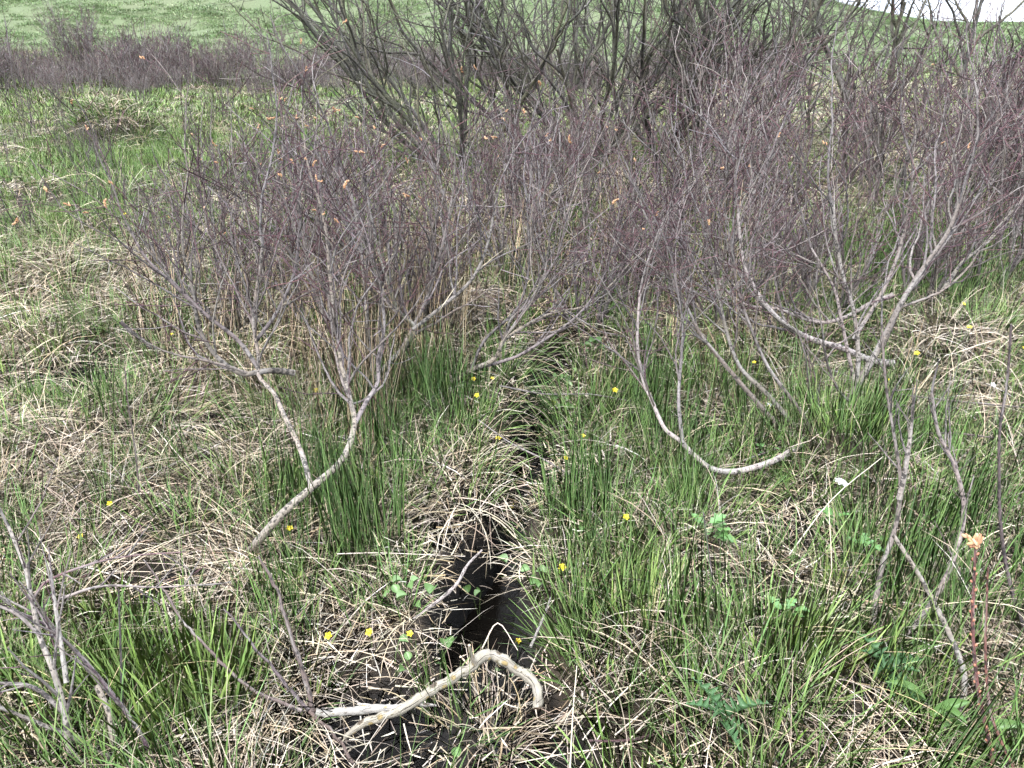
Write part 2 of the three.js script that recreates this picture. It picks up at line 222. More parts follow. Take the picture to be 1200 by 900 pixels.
want.coarse = (x, z) => 0.65 - 0.4 * wet(x * 0.5, z * 0.5) - 0.35 * smoothstep(x, 1, 4); want.coarseStraw = (x, z) => 0.5 + 0.45 * wet(x * 0.5, z * 0.5) + 0.5 * smoothstep(x, 1, 4);
scatter('coarse', [[9, 16, 14, 0.7, 1.2], [16, 34, 7, 0.9, 1.6]], 'distant green meadow grass', 'grass', M.blade, { name: 'meadow_grass' });
scatter('coarseStraw', [[8, 16, 12, 0.6, 1.1], [16, 34, 5, 0.8, 1.4]], 'distant bleached tufts in the meadow', 'grass', M.straw, { name: 'meadow_dead_grass' });
want.turf = (x, z) => 0.75 + 0.5 * wet(x * 0.3, z * 0.3);
scatter('turf', [[26, 45, 14, 0.5, 1.1], [45, 90, 6, 0.8, 1.5], [90, 160, 1, 1.2, 2.4]], 'rough green hill pasture turf', 'grass', M.blade, { name: 'hill_grass', tint: 0.3 });

// ---------------------------------------------------------------- woody growth
class Wood {
  constructor() { this.p = []; this.n = []; this.c = []; this.i = []; this.t = []; }
  tube(pts, r0, r1, sides, col, { end = 0, power = 1 } = {}) {
    const base = this.p.length / 3, N = pts.length, t = V(), u = V(1, 0.01, 0), w = V(), v0 = rnd() * 9; let run = v0;
    for (let k = 0; k < N; k++) {
      if (k) run += pts[k].distanceTo(pts[k - 1]) * 5;
      t.copy(pts[Math.min(k + 1, N - 1)]).sub(pts[Math.max(k - 1, 0)]).normalize();
      u.addScaledVector(t, -u.dot(t)); if (u.lengthSq() < 1e-4) u.set(0.3, 0.2, 1).addScaledVector(t, -t.z); u.normalize(); w.crossVectors(t, u);
      const r = lerp(r0, r1, Math.pow(k / (N - 1), power)), isF = typeof col === 'function';
      for (let s = 0; s < sides; s++) {
        const c = isF ? col(k / (N - 1), Math.abs(2 * s / sides - 1)) : col;
        const a = s / sides * 6.2832, x = Math.cos(a), y = Math.sin(a), j = sides > 4 ? r * (1 + 0.08 * noise.noise(pts[k].x * 40 + s, pts[k].y * 40, pts[k].z * 40)) : r;
        this.n.push(u.x * x + w.x * y, u.y * x + w.y * y, u.z * x + w.z * y);
        this.p.push(pts[k].x + (u.x * x + w.x * y) * j, pts[k].y + (u.y * x + w.y * y) * j, pts[k].z + (u.z * x + w.z * y) * j); this.c.push(...c); this.t.push(Math.abs(2 * s / sides - 1) * Math.max(0.12, r * 14) + v0, run);
        if (k) { const a0 = base + (k - 1) * sides + s, a1 = base + (k - 1) * sides + (s + 1) % sides; this.i.push(a0, a1, a0 + sides, a1, a1 + sides, a0 + sides); }
      }
    }
    for (const e of [0, N - 1]) { // caps
      if (sides < 5) continue;
      const k0 = this.p.length / 3, cc = e && end ? end : this.c.slice((base + e * sides) * 3, (base + e * sides) * 3 + 3); t.copy(pts[e]).sub(pts[e ? e - 1 : 1]).normalize();
      this.p.push(pts[e].x, pts[e].y, pts[e].z); this.n.push(t.x, t.y, t.z); this.c.push(...cc); this.t.push(v0, run);
      for (let s = 0; s < sides; s++) { const o = (base + e * sides + s) * 3; this.p.push(this.p[o], this.p[o + 1], this.p[o + 2]); this.n.push(t.x, t.y, t.z); this.c.push(...cc); this.t.push(v0 + 0.05 * Math.cos(s), run + 0.05 * Math.sin(s)); }
      for (let s = 0; s < sides; s++) e ? this.i.push(k0, k0 + 1 + s, k0 + 1 + (s + 1) % sides) : this.i.push(k0, k0 + 1 + (s + 1) % sides, k0 + 1 + s);
    }
  }
  get empty() { return !this.p.length; }
  geo() { const g = new THREE.BufferGeometry(); g.setAttribute('position', new THREE.Float32BufferAttribute(this.p, 3)); g.setAttribute('normal', new THREE.Float32BufferAttribute(this.n, 3)); g.setAttribute('color', new THREE.Float32BufferAttribute(this.c, 3)); g.setAttribute('uv', new THREE.Float32BufferAttribute(this.t, 2)); g.setIndex(this.i); return g; }
}
const bark = {
  grey: [[0.155, 0.126, 0.112], [0.12, 0.098, 0.09], [0.20, 0.168, 0.152]], pale: [[0.255, 0.215, 0.185], [0.21, 0.178, 0.155], [0.30, 0.262, 0.228]],
  twig: [[0.135, 0.064, 0.07], [0.09, 0.042, 0.048], [0.115, 0.055, 0.06], [0.17, 0.10, 0.10], [0.29, 0.245, 0.235], [0.05, 0.025, 0.03], [0.07, 0.034, 0.04]], dark: [[0.06, 0.045, 0.042], [0.08, 0.055, 0.05]],
  olive: [[0.085, 0.082, 0.052], [0.06, 0.057, 0.042], [0.11, 0.105, 0.068]], red: [[0.13, 0.05, 0.042], [0.16, 0.07, 0.055]], tanwood: [[0.48, 0.36, 0.27], [0.42, 0.33, 0.26]],
};
// bark with pale lichen flecks along its length
const flecked = (cols, amount = 0.35) => { const c = tone(pick(cols), 0.15), o = rnd() * 100; return (t, s = 0) => { const m = clamp(noise.noise(t * 7 + o, o + s * 1.6, 0) * 1.6 + amount - 0.25, 0, 0.75); return c.map((v, i) => lerp(v, [0.29, 0.27, 0.25][i], m)); }; };
const bent = (dir, ang) => { const a = V(gauss(), gauss(), gauss()).cross(dir).normalize(); return dir.clone().applyAxisAngle(a, ang); };
// grows one branch and what it carries; level 1 = branch, 2 and more = twigs
function grow(sh, p, dir, len, r, lvl, o) {
  const n = Math.max(3, Math.round(len / (lvl > 2 ? 0.045 : 0.06))), pts = [p.clone()], d = dir.clone().normalize(), s = len / n, dirs = [d.clone()];
  for (let i = 0; i < n; i++) { d.x += gauss() * o.wig; d.y += gauss() * o.wig * 0.8 + o.rise * s * (lvl === 1 ? 2.2 : 1.4); d.z += gauss() * o.wig; d.normalize(); pts.push(pts[i].clone().addScaledVector(d, s)); dirs.push(d.clone()); }
  const r1 = Math.max(o.tip, r * 0.35);
  (lvl <= 1 ? sh.stem : sh.twigs).tube(pts, r, r1, lvl <= 1 ? 5 : 3, lvl <= 1 ? flecked(o.cols1 ?? bark.grey, o.fleck ?? 0.3) : tone(pick(o.cols), 0.25));
  if (lvl >= o.levels) { if (rnd() < 0.5) sh.tips.push([pts[n], d.clone()]); return; }
  const m = Math.round(len * o.dens[lvl] * rr(0.75, 1.25));
  for (let k = 0; k < m; k++) { const t = lerp(o.from ?? 0.2, 1, (k + rnd()) / m), i = Math.min(n, Math.floor(t * n)); grow(sh, pts[i], bent(dirs[i], rr(o.a0 ?? 0.35, o.a1 ?? 0.95)), len * rr(0.3, 0.62) * (1.15 - 0.5 * t), lerp(r, r1, t) * 0.62, lvl + 1, o); }
}
const curve = (pts, per = 5) => { const c = new THREE.CatmullRomCurve3(pts.map((q) => V(q[0], q[1], q[2])), false, 'centripetal'); return c.getPoints((pts.length - 1) * per); };
const habit = { wig: 0.25, rise: 0.6, tip: 0.0015, levels: 3, dens: [9.5, 8.5, 6.5], a0: 0.45, a1: 1.25, cols: bark.twig };
function catkinGeo() { const parts = []; const n = 4 + Math.floor(rnd() * 4); for (let k = 0; k < n; k++) { const g = new THREE.IcosahedronGeometry(0.0042, 1); g.scale(rr(0.8, 1.1), rr(1.7, 2.8), rr(0.8, 1.1)); g.rotateZ(gauss() * 0.8); g.rotateY(rnd() * 6); g.translate(gauss() * 0.006, k * 0.0065, gauss() * 0.006); const c = tone(pick([[0.34, 0.19, 0.095], [0.27, 0.14, 0.07], [0.38, 0.25, 0.14]]), 0.15), a = new Float32Array(g.attributes.position.count * 3); for (let i = 0; i < a.length; i += 3) a.set(c, i); g.setAttribute('color', new THREE.BufferAttribute(a, 3)); parts.push(g); } return mergeGeometries(parts); }
const catkins = [0, 1, 2, 3].map(catkinGeo);
function hangCatkins(root, tips, n, from = 0.55) { // on the upper shoot tips
  const ys = tips.map((t) => t[0].y).sort((a, b) => a - b), lim = ys[Math.floor(ys.length * from)] ?? 0, ok = tips.filter((t) => t[0].y >= lim);
  for (let k = 0; k < n && ok.length; k++) { const [p, d] = ok.splice(Math.floor(rnd() * ok.length), 1)[0], m = mesh('catkin', pick(catkins), M.catkin, root); m.position.copy(p).addScaledVector(d, -0.012); m.quaternion.setFromUnitVectors(up, d); m.scale.setScalar(rr(0.45, 0.85)); }
}
// a shrub from surveyed limbs: each limb [points [x,y,z], r0, r1, bark colours, twig plan]
function limbShrub(name, label, category, limbs, { nCatkins = 0, group } = {}) {
  const o0 = limbs[0].pts[0], root = thing(name, label, category, o0, 0, group), tips = [];
  for (const L of limbs) {
    const sh = { stem: new Wood(), twigs: new Wood(), tips: [] }, pts = curve(L.pts).map((q) => q.sub(V(...o0))), N = pts.length - 1, h = { ...habit, ...(L.habit ?? {}) };
    sh.stem.tube(pts, L.r0, L.r1, 7, flecked(L.cols ?? bark.grey, L.fleck ?? 0.3), { end: L.end });
    const total = L.pts.slice(1).reduce((s, q, i) => s + V(...q).distanceTo(V(...L.pts[i])), 0);
    const m = L.n ?? Math.round(total * h.dens[0]);
    for (let k = 0; k < m; k++) {
      const t = lerp(L.from ?? 0.35, 1, (k + rnd()) / m), i = clamp(Math.floor(t * N), 1, N), d = pts[i].clone().sub(pts[i - 1]).normalize();
      const b = bent(d, rr(0.3, 1.05)); b.y += 0.28; b.add(V(...(L.lean ?? [0, 0, 0]))).normalize();
      grow(sh, pts[i], b, (L.len ?? 0.55) * rr(0.6, 1.15), Math.max(0.0025, lerp(L.r0, L.r1, t) * 0.6), 1, h);
    }
    if (L.run !== 0) { const d = pts[N].clone().sub(pts[N - 1]).normalize(); d.y += 0.2; grow(sh, pts[N], d.normalize(), (L.run ?? L.len ?? 0.55) * rr(0.9, 1.2), L.r1, 1, h); }
    const st = mesh('stem', sh.stem.geo(), M.wood, root);
    if (!sh.twigs.empty) mesh('twigs', sh.twigs.geo(), M.wood, st).userData.kind = 'stuff';
    tips.push(...sh.tips);
  }
  hangCatkins(root, tips, nCatkins);
  return root;
}
// a shrub grown freely from its root
function freeShrub(name, label, category, { stems = 7, h = 0.7, spread = 0.5, r = 0.009, habit: hb = {}, nCatkins = 0, at = [0, 0, 0], group, tilt = [0, 0], far = 0 }) {
  const root = thing(name, label, category, at, 0, group), tips = [], H = { ...habit, ...hb };
  const all = far ? { stem: new Wood(), tips } : 0; if (far) all.twigs = far > 1 ? all.stem : new Wood();   // distant: the stems are too thin to tell apart
  for (let k = 0; k < stems; k++) {
    const sh = all || { stem: new Wood(), twigs: new Wood(), tips: [] }, a = k / stems * 6.283 + rr(-0.4, 0.4), e = spread * rr(0.4, 1.2), d = V(Math.cos(a) * e + tilt[0], 1, Math.sin(a) * e + tilt[1]).normalize();
    const n = 9, br = (H.root ?? 0.05) * (H.root ? rr(0.1, 1) : 1), p = [V(Math.cos(a) * br, -0.05, Math.sin(a) * br)], L = h * rr(0.75, 1.1);
    for (let i = 0; i < n; i++) { d.add(V(gauss() * 0.13, gauss() * 0.06 + 0.05, gauss() * 0.13)).normalize(); p.push(p[i].clone().addScaledVector(d, L / n)); }
    sh.stem.tube(p, r * rr(0.8, 1.2), r * 0.45, 6, flecked(H.cols0 ?? bark.grey, H.fleck ?? 0.3));
    const m = Math.round(L * H.dens[0]);
    for (let j = 0; j < m; j++) { const t = lerp(H.from0 ?? 0.3, 1, (j + rnd()) / m), i = Math.min(n - 1, Math.floor(t * n)); const q = p[i + 1].clone().sub(p[i]).normalize(), b = bent(q, rr(0.3, 0.8)); b.y += 0.25; grow(sh, p[i].clone().lerp(p[i + 1], t * n - i), b.normalize(), h * rr(0.35, 0.65), r * 0.5, 1, H); }
    if (far) continue;
    const st = mesh('stem', sh.stem.geo(), M.wood, root); if (!sh.twigs.empty) mesh('twigs', sh.twigs.geo(), M.wood, st).userData.kind = 'stuff';
    tips.push(...sh.tips);
  }
  if (far) { mesh('stems', all.stem.geo(), M.wood, root).userData.kind = 'stuff'; if (far < 2) mesh('twigs', all.twigs.geo(), M.wood, root).userData.kind = 'stuff'; }
  hangCatkins(root, tips, nCatkins);
  return root;
}

// ---- the bog shrubs round the ditch
const SH = 'shrub';
limbShrub('bog_shrub', 'leafless shrub with forked pale limb leaning out of straw toward the ditch', SH, [
  { pts: [[-0.927, -0.064, -2.12], [-0.811, 0.102, -2.03], [-0.724, 0.2, -2.04], [-0.646, 0.244, -2.12], [-0.571, 0.281, -2.22], [-0.558, 0.324, -2.4], [-0.599, 0.352, -2.55], [-0.634, 0.466, -2.62], [-0.656, 0.629, -2.68], [-0.668, 0.812, -2.72]], r0: 0.0155, r1: 0.006, cols: bark.pale, from: 0.6, len: 0.62 },
  { pts: [[-0.652, 0.241, -2.12], [-0.701, 0.314, -2.22], [-0.808, 0.348, -2.42], [-0.883, 0.371, -2.56], [-0.949, 0.414, -2.62], [-0.949, 0.481, -2.65], [-0.962, 0.585, -2.68], [-0.942, 0.705, -2.7], [-0.899, 0.875, -2.72]], r0: 0.009, r1: 0.0055, cols: bark.pale, from: 0.55, len: 0.62 },
  { pts: [[-0.558, 0.321, -2.4], [-0.531, 0.356, -2.52], [-0.504, 0.389, -2.62], [-0.504, 0.466, -2.66], [-0.48, 0.571, -2.7], [-0.487, 0.741, -2.74]], r0: 0.009, r1: 0.005, cols: bark.pale, from: 0.35, len: 0.5 },
  { pts: [[-0.838, 0.388, -2.7], [-0.906, 0.417, -2.66], [-0.951, 0.423, -2.63], [-1.012, 0.421, -2.62], [-1.104, 0.485, -2.64], [-1.157, 0.593, -2.66], [-1.162, 0.695, -2.68], [-1.191, 0.844, -2.72]], r0: 0.013, r1: 0.005, from: 0.35, len: 0.6, lean: [-0.15, 0, 0] },
  { pts: [[-0.952, 0.433, -2.64], [-1.017, 0.535, -2.66], [-1.118, 0.636, -2.66], [-1.228, 0.766, -2.66], [-1.295, 0.845, -2.66], [-1.349, 0.962, -2.68]], r0: 0.009, r1: 0.004, from: 0.3, len: 0.45, lean: [-0.15, 0, 0] },
  { pts: [[-0.961, 0.527, -2.68], [-0.885, 0.624, -2.74], [-0.82, 0.756, -2.8], [-0.786, 0.94, -2.84]], r0: 0.008, r1: 0.005, from: 0.2, len: 0.45 },
], { nCatkins: 26 });
limbShrub('bog_shrub', 'leafless shrub with olive elbowed limb among tall tan dead stalks', SH, [
  { pts: [[-0.658, 0.11, -3.15], [-0.562, 0.206, -3.2], [-0.466, 0.299, -3.25], [-0.447, 0.358, -3.28], [-0.515, 0.425, -3.3], [-0.556, 0.559, -3.32], [-0.606, 0.743, -3.36]], r0: 0.016, r1: 0.007, cols: bark.olive, from: 0.4, len: 0.55, n: 8 },
  { pts: [[-0.45, 0.349, -3.27], [-0.321, 0.445, -3.3], [-0.181, 0.562, -3.35], [-0.115, 0.694, -3.4], [-0.076, 0.875, -3.45]], r0: 0.01, r1: 0.005, from: 0.25, len: 0.6 },
  { pts: [[-0.692, 0.042, -3.2], [-0.757, 0.193, -3.3], [-0.868, 0.386, -3.35], [-0.925, 0.615, -3.4], [-0.958, 0.837, -3.45]], r0: 0.012, r1: 0.006, from: 0.35, len: 0.7 },
  { pts: [[-0.628, 0.108, -3.2], [-0.663, 0.279, -3.3], [-0.678, 0.493, -3.4], [-0.696, 0.76, -3.45], [-0.728, 0.941, -3.5]], r0: 0.012, r1: 0.006, from: 0.4, len: 0.66 },
  { pts: [[-0.612, 0.098, -3.22], [-0.523, 0.215, -3.35], [-0.402, 0.435, -3.45], [-0.315, 0.708, -3.5], [-0.273, 0.893, -3.55]], r0: 0.011, r1: 0.005, from: 0.4, len: 0.66 },
], { nCatkins: 24 });
limbShrub('bog_shrub', 'shrub limb fanning low across the ditch beside yellow flowers', SH, [
  { pts: [[-0.283, 0.07, -3.3], [-0.201, 0.128, -3.3], [-0.08, 0.193, -3.3], [-0.04, 0.271, -3.32], [0.052, 0.331, -3.35], [0.188, 0.381, -3.4], [0.351, 0.401, -3.45], [0.485, 0.503, -3.5]], r0: 0.013, r1: 0.004, cols: bark.pale, from: 0.4, len: 0.45, n: 12 },
  { pts: [[-0.168, 0.141, -3.3], [0.028, 0.198, -3.32], [0.16, 0.268, -3.36], [0.293, 0.355, -3.4], [0.4, 0.477, -3.45], [0.458, 0.627, -3.5]], r0: 0.009, r1: 0.004, cols: bark.pale, from: 0.3, len: 0.45, n: 11 },
  { pts: [[-0.04, 0.271, -3.32], [0, 0.37, -3.36], [0.108, 0.445, -3.42], [0.158, 0.585, -3.46], [0.177, 0.747, -3.5]], r0: 0.008, r1: 0.004, from: 0.3, len: 0.5, n: 9 },
  { pts: [[-0.016, 0.309, -3.33], [0.079, 0.438, -3.38], [0.138, 0.528, -3.42], [0.209, 0.638, -3.46], [0.253, 0.826, -3.5]], r0: 0.007, r1: 0.004, from: 0.3, len: 0.5, n: 9 },
  { pts: [[-0.192, 0.136, -3.3], [-0.133, 0.255, -3.36], [0.028, 0.393, -3.45], [0.08, 0.586, -3.5], [0.071, 0.815, -3.55]], r0: 0.008, r1: 0.004, from: 0.4, len: 0.55, n: 10 },
], { nCatkins: 10 });
limbShrub('bog_shrub', 'shrub springing from a bare tan limb that lies bowed on the grass', SH, [
  { pts: [[1.176, 0.064, -2.72], [1.037, 0.079, -2.58], [0.93, 0.083, -2.51], [0.822, 0.085, -2.47], [0.744, 0.1, -2.47], [0.688, 0.129, -2.52], [0.646, 0.155, -2.58], [0.594, 0.185, -2.62], [0.549, 0.267, -2.7], [0.523, 0.321, -2.8], [0.495, 0.471, -2.82], [0.498, 0.669, -2.86]], r0: 0.014, r1: 0.005, cols: [[0.36, 0.30, 0.25]], fleck: 0.4, from: 0.68, len: 0.5, n: 11 },
  { pts: [[0.641, 0.177, -2.52], [0.643, 0.287, -2.66], [0.666, 0.367, -2.78], [0.667, 0.543, -2.82], [0.624, 0.738, -2.86]], r0: 0.008, r1: 0.004, from: 0.4, len: 0.5, n: 9 },
  { pts: [[1.196, -0.009, -2.85], [0.983, 0.218, -2.88], [0.851, 0.364, -2.9], [0.764, 0.468, -2.92], [0.69, 0.6, -2.96], [0.58, 0.766, -3]], r0: 0.011, r1: 0.005, from: 0.45, len: 0.5, lean: [-0.15, 0, 0] },
  { pts: [[1.247, 0.012, -2.85], [1.074, 0.196, -2.9], [0.952, 0.308, -2.94], [0.883, 0.471, -2.98], [0.855, 0.58, -3.02], [0.794, 0.787, -3.05]], r0: 0.011, r1: 0.005, from: 0.45, len: 0.5 },
  { pts: [[1.233, -0.035, -2.62], [1.199, 0.138, -2.75], [1.056, 0.325, -2.9], [0.969, 0.501, -2.96], [0.912, 0.649, -3], [0.888, 0.79, -3.04]], r0: 0.009, r1: 0.005, from: 0.5, len: 0.5 },
], { nCatkins: 4 });
limbShrub('bog_shrub', 'shrub with forked grey trunk rising behind the bright green grass clump', SH, [
  { pts: [[1.454, -0.007, -3], [1.518, 0.122, -3.08], [1.609, 0.257, -3.15], [1.672, 0.372, -3.2], [1.748, 0.53, -3.25], [1.834, 0.655, -3.3], [1.929, 0.782, -3.36], [1.974, 0.96, -3.4]], r0: 0.018, r1: 0.007, from: 0.5, len: 0.66 },
  { pts: [[1.52, 0.113, -3.08], [1.541, 0.187, -3.12], [1.539, 0.327, -3.18], [1.52, 0.454, -3.24], [1.476, 0.572, -3.28], [1.439, 0.696, -3.32], [1.393, 0.894, -3.36]], r0: 0.012, r1: 0.006, from: 0.4, len: 0.66 },
  { pts: [[1.528, 0.154, -3.1], [1.492, 0.294, -3.16], [1.45, 0.44, -3.2], [1.421, 0.545, -3.24], [1.308, 0.721, -3.3]], r0: 0.009, r1: 0.005, cols: bark.pale, from: 0.4, len: 0.45 },
  { pts: [[1.67, -0.017, -2.85], [1.554, 0.035, -2.86], [1.451, 0.049, -2.88], [1.336, 0.11, -2.92], [1.277, 0.179, -2.96], [1.249, 0.321, -3]], r0: 0.008, r1: 0.004, cols: bark.dark, fleck: 0.2, from: 0.6, len: 0.3, n: 4 },
  { pts: [[1.56, 0.043, -2.86], [1.463, 0.128, -2.9], [1.385, 0.201, -2.94], [1.337, 0.298, -2.98], [1.292, 0.456, -3]], r0: 0.008, r1: 0.004, cols: bark.dark, fleck: 0.2, from: 0.5, len: 0.3, n: 4 },
], { nCatkins: 3 });
limbShrub('bog_shrub', 'shrub with thick pale cut limb sweeping level above dark ground', SH, [
  { pts: [[1.867, 0.102, -3.45], [1.751, 0.12, -3.45], [1.607, 0.179, -3.46], [1.453, 0.22, -3.48], [1.319, 0.289, -3.52], [1.208, 0.404, -3.58], [1.132, 0.545, -3.64], [1.089, 0.782, -3.7]], r0: 0.019, r1: 0.007, cols: bark.pale, end: [0.62, 0.5, 0.38], from: 0.45, len: 0.5 },
  { pts: [[2.028, 0.302, -3.9], [1.915, 0.254, -3.9], [1.783, 0.184, -3.88], [1.642, 0.162, -3.86], [1.418, 0.225, -3.9], [1.261, 0.232, -3.95], [1.108, 0.346, -4]], r0: 0.014, r1: 0.006, cols: bark.pale, from: 0.4, len: 0.5 },
  { pts: [[2.343, 0.298, -4], [2.448, 0.45, -4.05], [2.553, 0.508, -4.1], [2.68, 0.659, -4.15]], r0: 0.012, r1: 0.005, cols: bark.pale, from: 0.2, len: 0.5 },
  { pts: [[1.719, 0.168, -3.6], [1.93, 0.409, -3.8], [2.012, 0.65, -3.9], [2.015, 0.941, -3.95]], r0: 0.011, r1: 0.006, from: 0.3, len: 0.6 },
], { nCatkins: 2 });

// ---- thicket behind: copies of a few freely grown shrubs
const protoAt = [[-0.638, -4.128], [0.943, -5.104], [3.404, -5.755], [0.424, -6.275]];
const thicketLabel = ['purple twigged leafless shrub, its catkins orange, among the forked front shrubs', 'dense fine twigged leafless shrub of the thicket round the ditch head', 'tall loose twigged leafless shrub of the thicket round the ditch head', 'low spreading leafless shrub of the thicket round the ditch head'];
const protos = protoAt.map(([x, z], i) => freeShrub('thicket_shrub', thicketLabel[i], SH, { stems: [9, 10, 8, 9][i], h: [0.85, 0.8, 1.0, 0.65][i], spread: [0.5, 0.4, 0.35, 0.75][i], r: 0.011, nCatkins: i === 0 ? 2 : 0, at: [x, height(x, z), z], group: 'thicket shrubs behind the ditch', far: 1, habit: { levels: 3, dens: [8.5, 7.5, 7], tip: 0.0019, wig: 0.24, a0: 0.45, a1: 1.2 } }));
[[0, -5.104, 0, 1], [-1.473, -5.104, 0, 0.95], [-0.393, -5.755, 2, 0.75], [0.075, -6.724, 2, 0.85], [0.707, -7.057, 2, 0.85], [0.544, -8.259, 1, 0.9], [-1.178, -5.755, 0, 0.95], [-2.226, -5.755, 0, 0.8], [1.296, -5.104, 2, 1], [1.894, -5.522, 1, 1.05], [3.598, -5.522, 1, 1.05], [4.419, -6.568, 2, 1.1], [1.915, -6.568, 1, 1.15], [3.379, -7.057, 1, 1.2], [4.007, -7.057, 2, 1.15], [4.883, -7.615, 1, 1.2], [0.154, -6.887, 3, 0.8], [2.299, -8.034, 2, 1.2], [3.627, -8.259, 1, 1.3], [5.08, -8.595, 1, 1.3], [-1.593, -4.197, 0, 0.7], [-1.113, -4.101, 0, 0.72], [-0.464, -4.101, 3, 0.85], [0.448, -4.197, 3, 0.9], [0.749, -4.385, 1, 0.78], [1.17, -4.197, 3, 0.9], [1.628, -4.385, 1, 0.72], [1.853, -4.296, 3, 0.85], [2.506, -4.492, 1, 0.75], [3.086, -4.825, 3, 0.9], [-2.071, -4.738, 0, 0.7], [-1.852, -7.615, 3, 0.9], [4.351, -6.005, 1, 1.1], [5.473, -7.615, 2, 1.2]].forEach(([x, z, k, s]) => copy(protos[k], [x, height(x, z), z], rnd() * 6.283, s * (x > 0.6 ? 1.15 : 1.04)));

// ---- willows
const wil = { cols: [...bark.olive, ...bark.dark, [0.2, 0.17, 0.16]], cols1: bark.olive, fleck: 0, levels: 3, dens: [4.4, 3.2, 3.4], wig: 0.2, rise: 0.3, tip: 0.0025, from0: 0.1 };
[[-0.657, -9.29], [0.166, -10.233], [0.965, -9.9], [2.005, -10.967], [2.625, -10.588], [4.977, -10.967], [6.825, -11.805], [4.588, -12.271]].forEach(([x, z], i) => {
  freeShrub('willow_tree', ['many stemmed olive barked willow whose stems lean out over the green meadow', 'slender dark willow of near upright stems', 'broad many stemmed willow with crossing olive stems', 'willow with black forked stems fanning wide', 'willow with leaning thick dark stems', 'single clump of dark willow stems against the sky', 'dark forked willow with an orange tinged branch against the sky', 'thin willow against the sky at the skyline gap'][i], 'tree', {
    stems: [8, 3, 11, 8, 6, 2, 3, 3][i], h: 2.6, spread: [1.4, 0.6, 1.5, 1.4, 1.1, 0.35, 0.6, 0.7][i], r: [0.03, 0.032, 0.032, 0.034, 0.036, 0.05, 0.052, 0.026][i], at: [x, height(x, z), z], habit: { ...wil, cols0: bark.olive }, tilt: [[-0.55, 0.1], [0, 0], [-0.1, 0], [0.15, 0], [0.35, 0], [0, 0], [0.1, 0], [0.1, 0]][i], group: 'willows behind the thicket' });
});

// ---- low purple scrub along the foot of the hill, and sprouts in the meadow
const scrub = [0, 1, 2].map((i) => freeShrub('scrub_bush', 'purple brown leafless bush in the band of scrub below the hillside', 'bush', { stems: 20, h: [0.6, 0.75, 0.55][i], spread: 0.28, r: 0.009, at: [-8 - i * 2, height(-8 - i * 2, -26), -26], group: 'scrub band below the hillside', far: 2, habit: { levels: 2, dens: [8, 7, 0], tip: 0.004, wig: 0.12, cols: bark.twig, rise: 0.9, root: 0.55 } }));
for (let k = 0; k < 260; k++) { const x = rr(-21, 8), z = -rr(20.5, 28) - 0.12 * (x + 10), q = noise.noise(x * 0.45, z * 0.35, 5); if (rnd() > 0.55 + 1.3 * q) continue; copy(pick(scrub), [x, height(x, z) - 0.05, z], rnd() * 6.283, rr(0.7, 1.3) + q * 0.9); }
{ const x = -13.2, z = -25.5; freeShrub('tall_scrub_bush', 'tall spreading leafless bush rising out of the purple scrub band', 'bush', { stems: 14, h: 1.6, spread: 0.6, r: 0.02, at: [x, height(x, z), z], habit: { levels: 3, dens: [5, 5, 5], tip: 0.004, cols: [...bark.twig, ...bark.olive], rise: 0.5 } }); }
const sprouts = [0, 1, 2].map((i) => { const [x, z] = [[-3.2, -9.5], [-4.4, -11], [-2.6, -8.2]][i]; return freeShrub('sprout', 'thin dark twiggy sprout standing in the green meadow', 'sapling', { stems: 4, h: 0.42, spread: 0.25, r: 0.005, at: [x, height(x, z), z], group: 'sprouts in the meadow', far: 2, habit: { levels: 2, dens: [7, 6, 0], tip: 0.0018, cols: bark.dark, cols1: bark.dark, cols0: bark.dark, fleck: 0.1, wig: 0.08 } }); });
for (let k = 0; k < 90; k++) { const d = rr(6, 20), x = -d * rr(0.12, 0.78), z = -d; copy(pick(sprouts), [x, height(x, z), z], rnd() * 6.283, rr(0.7, 1.35) * (1 + d * 0.015)); }

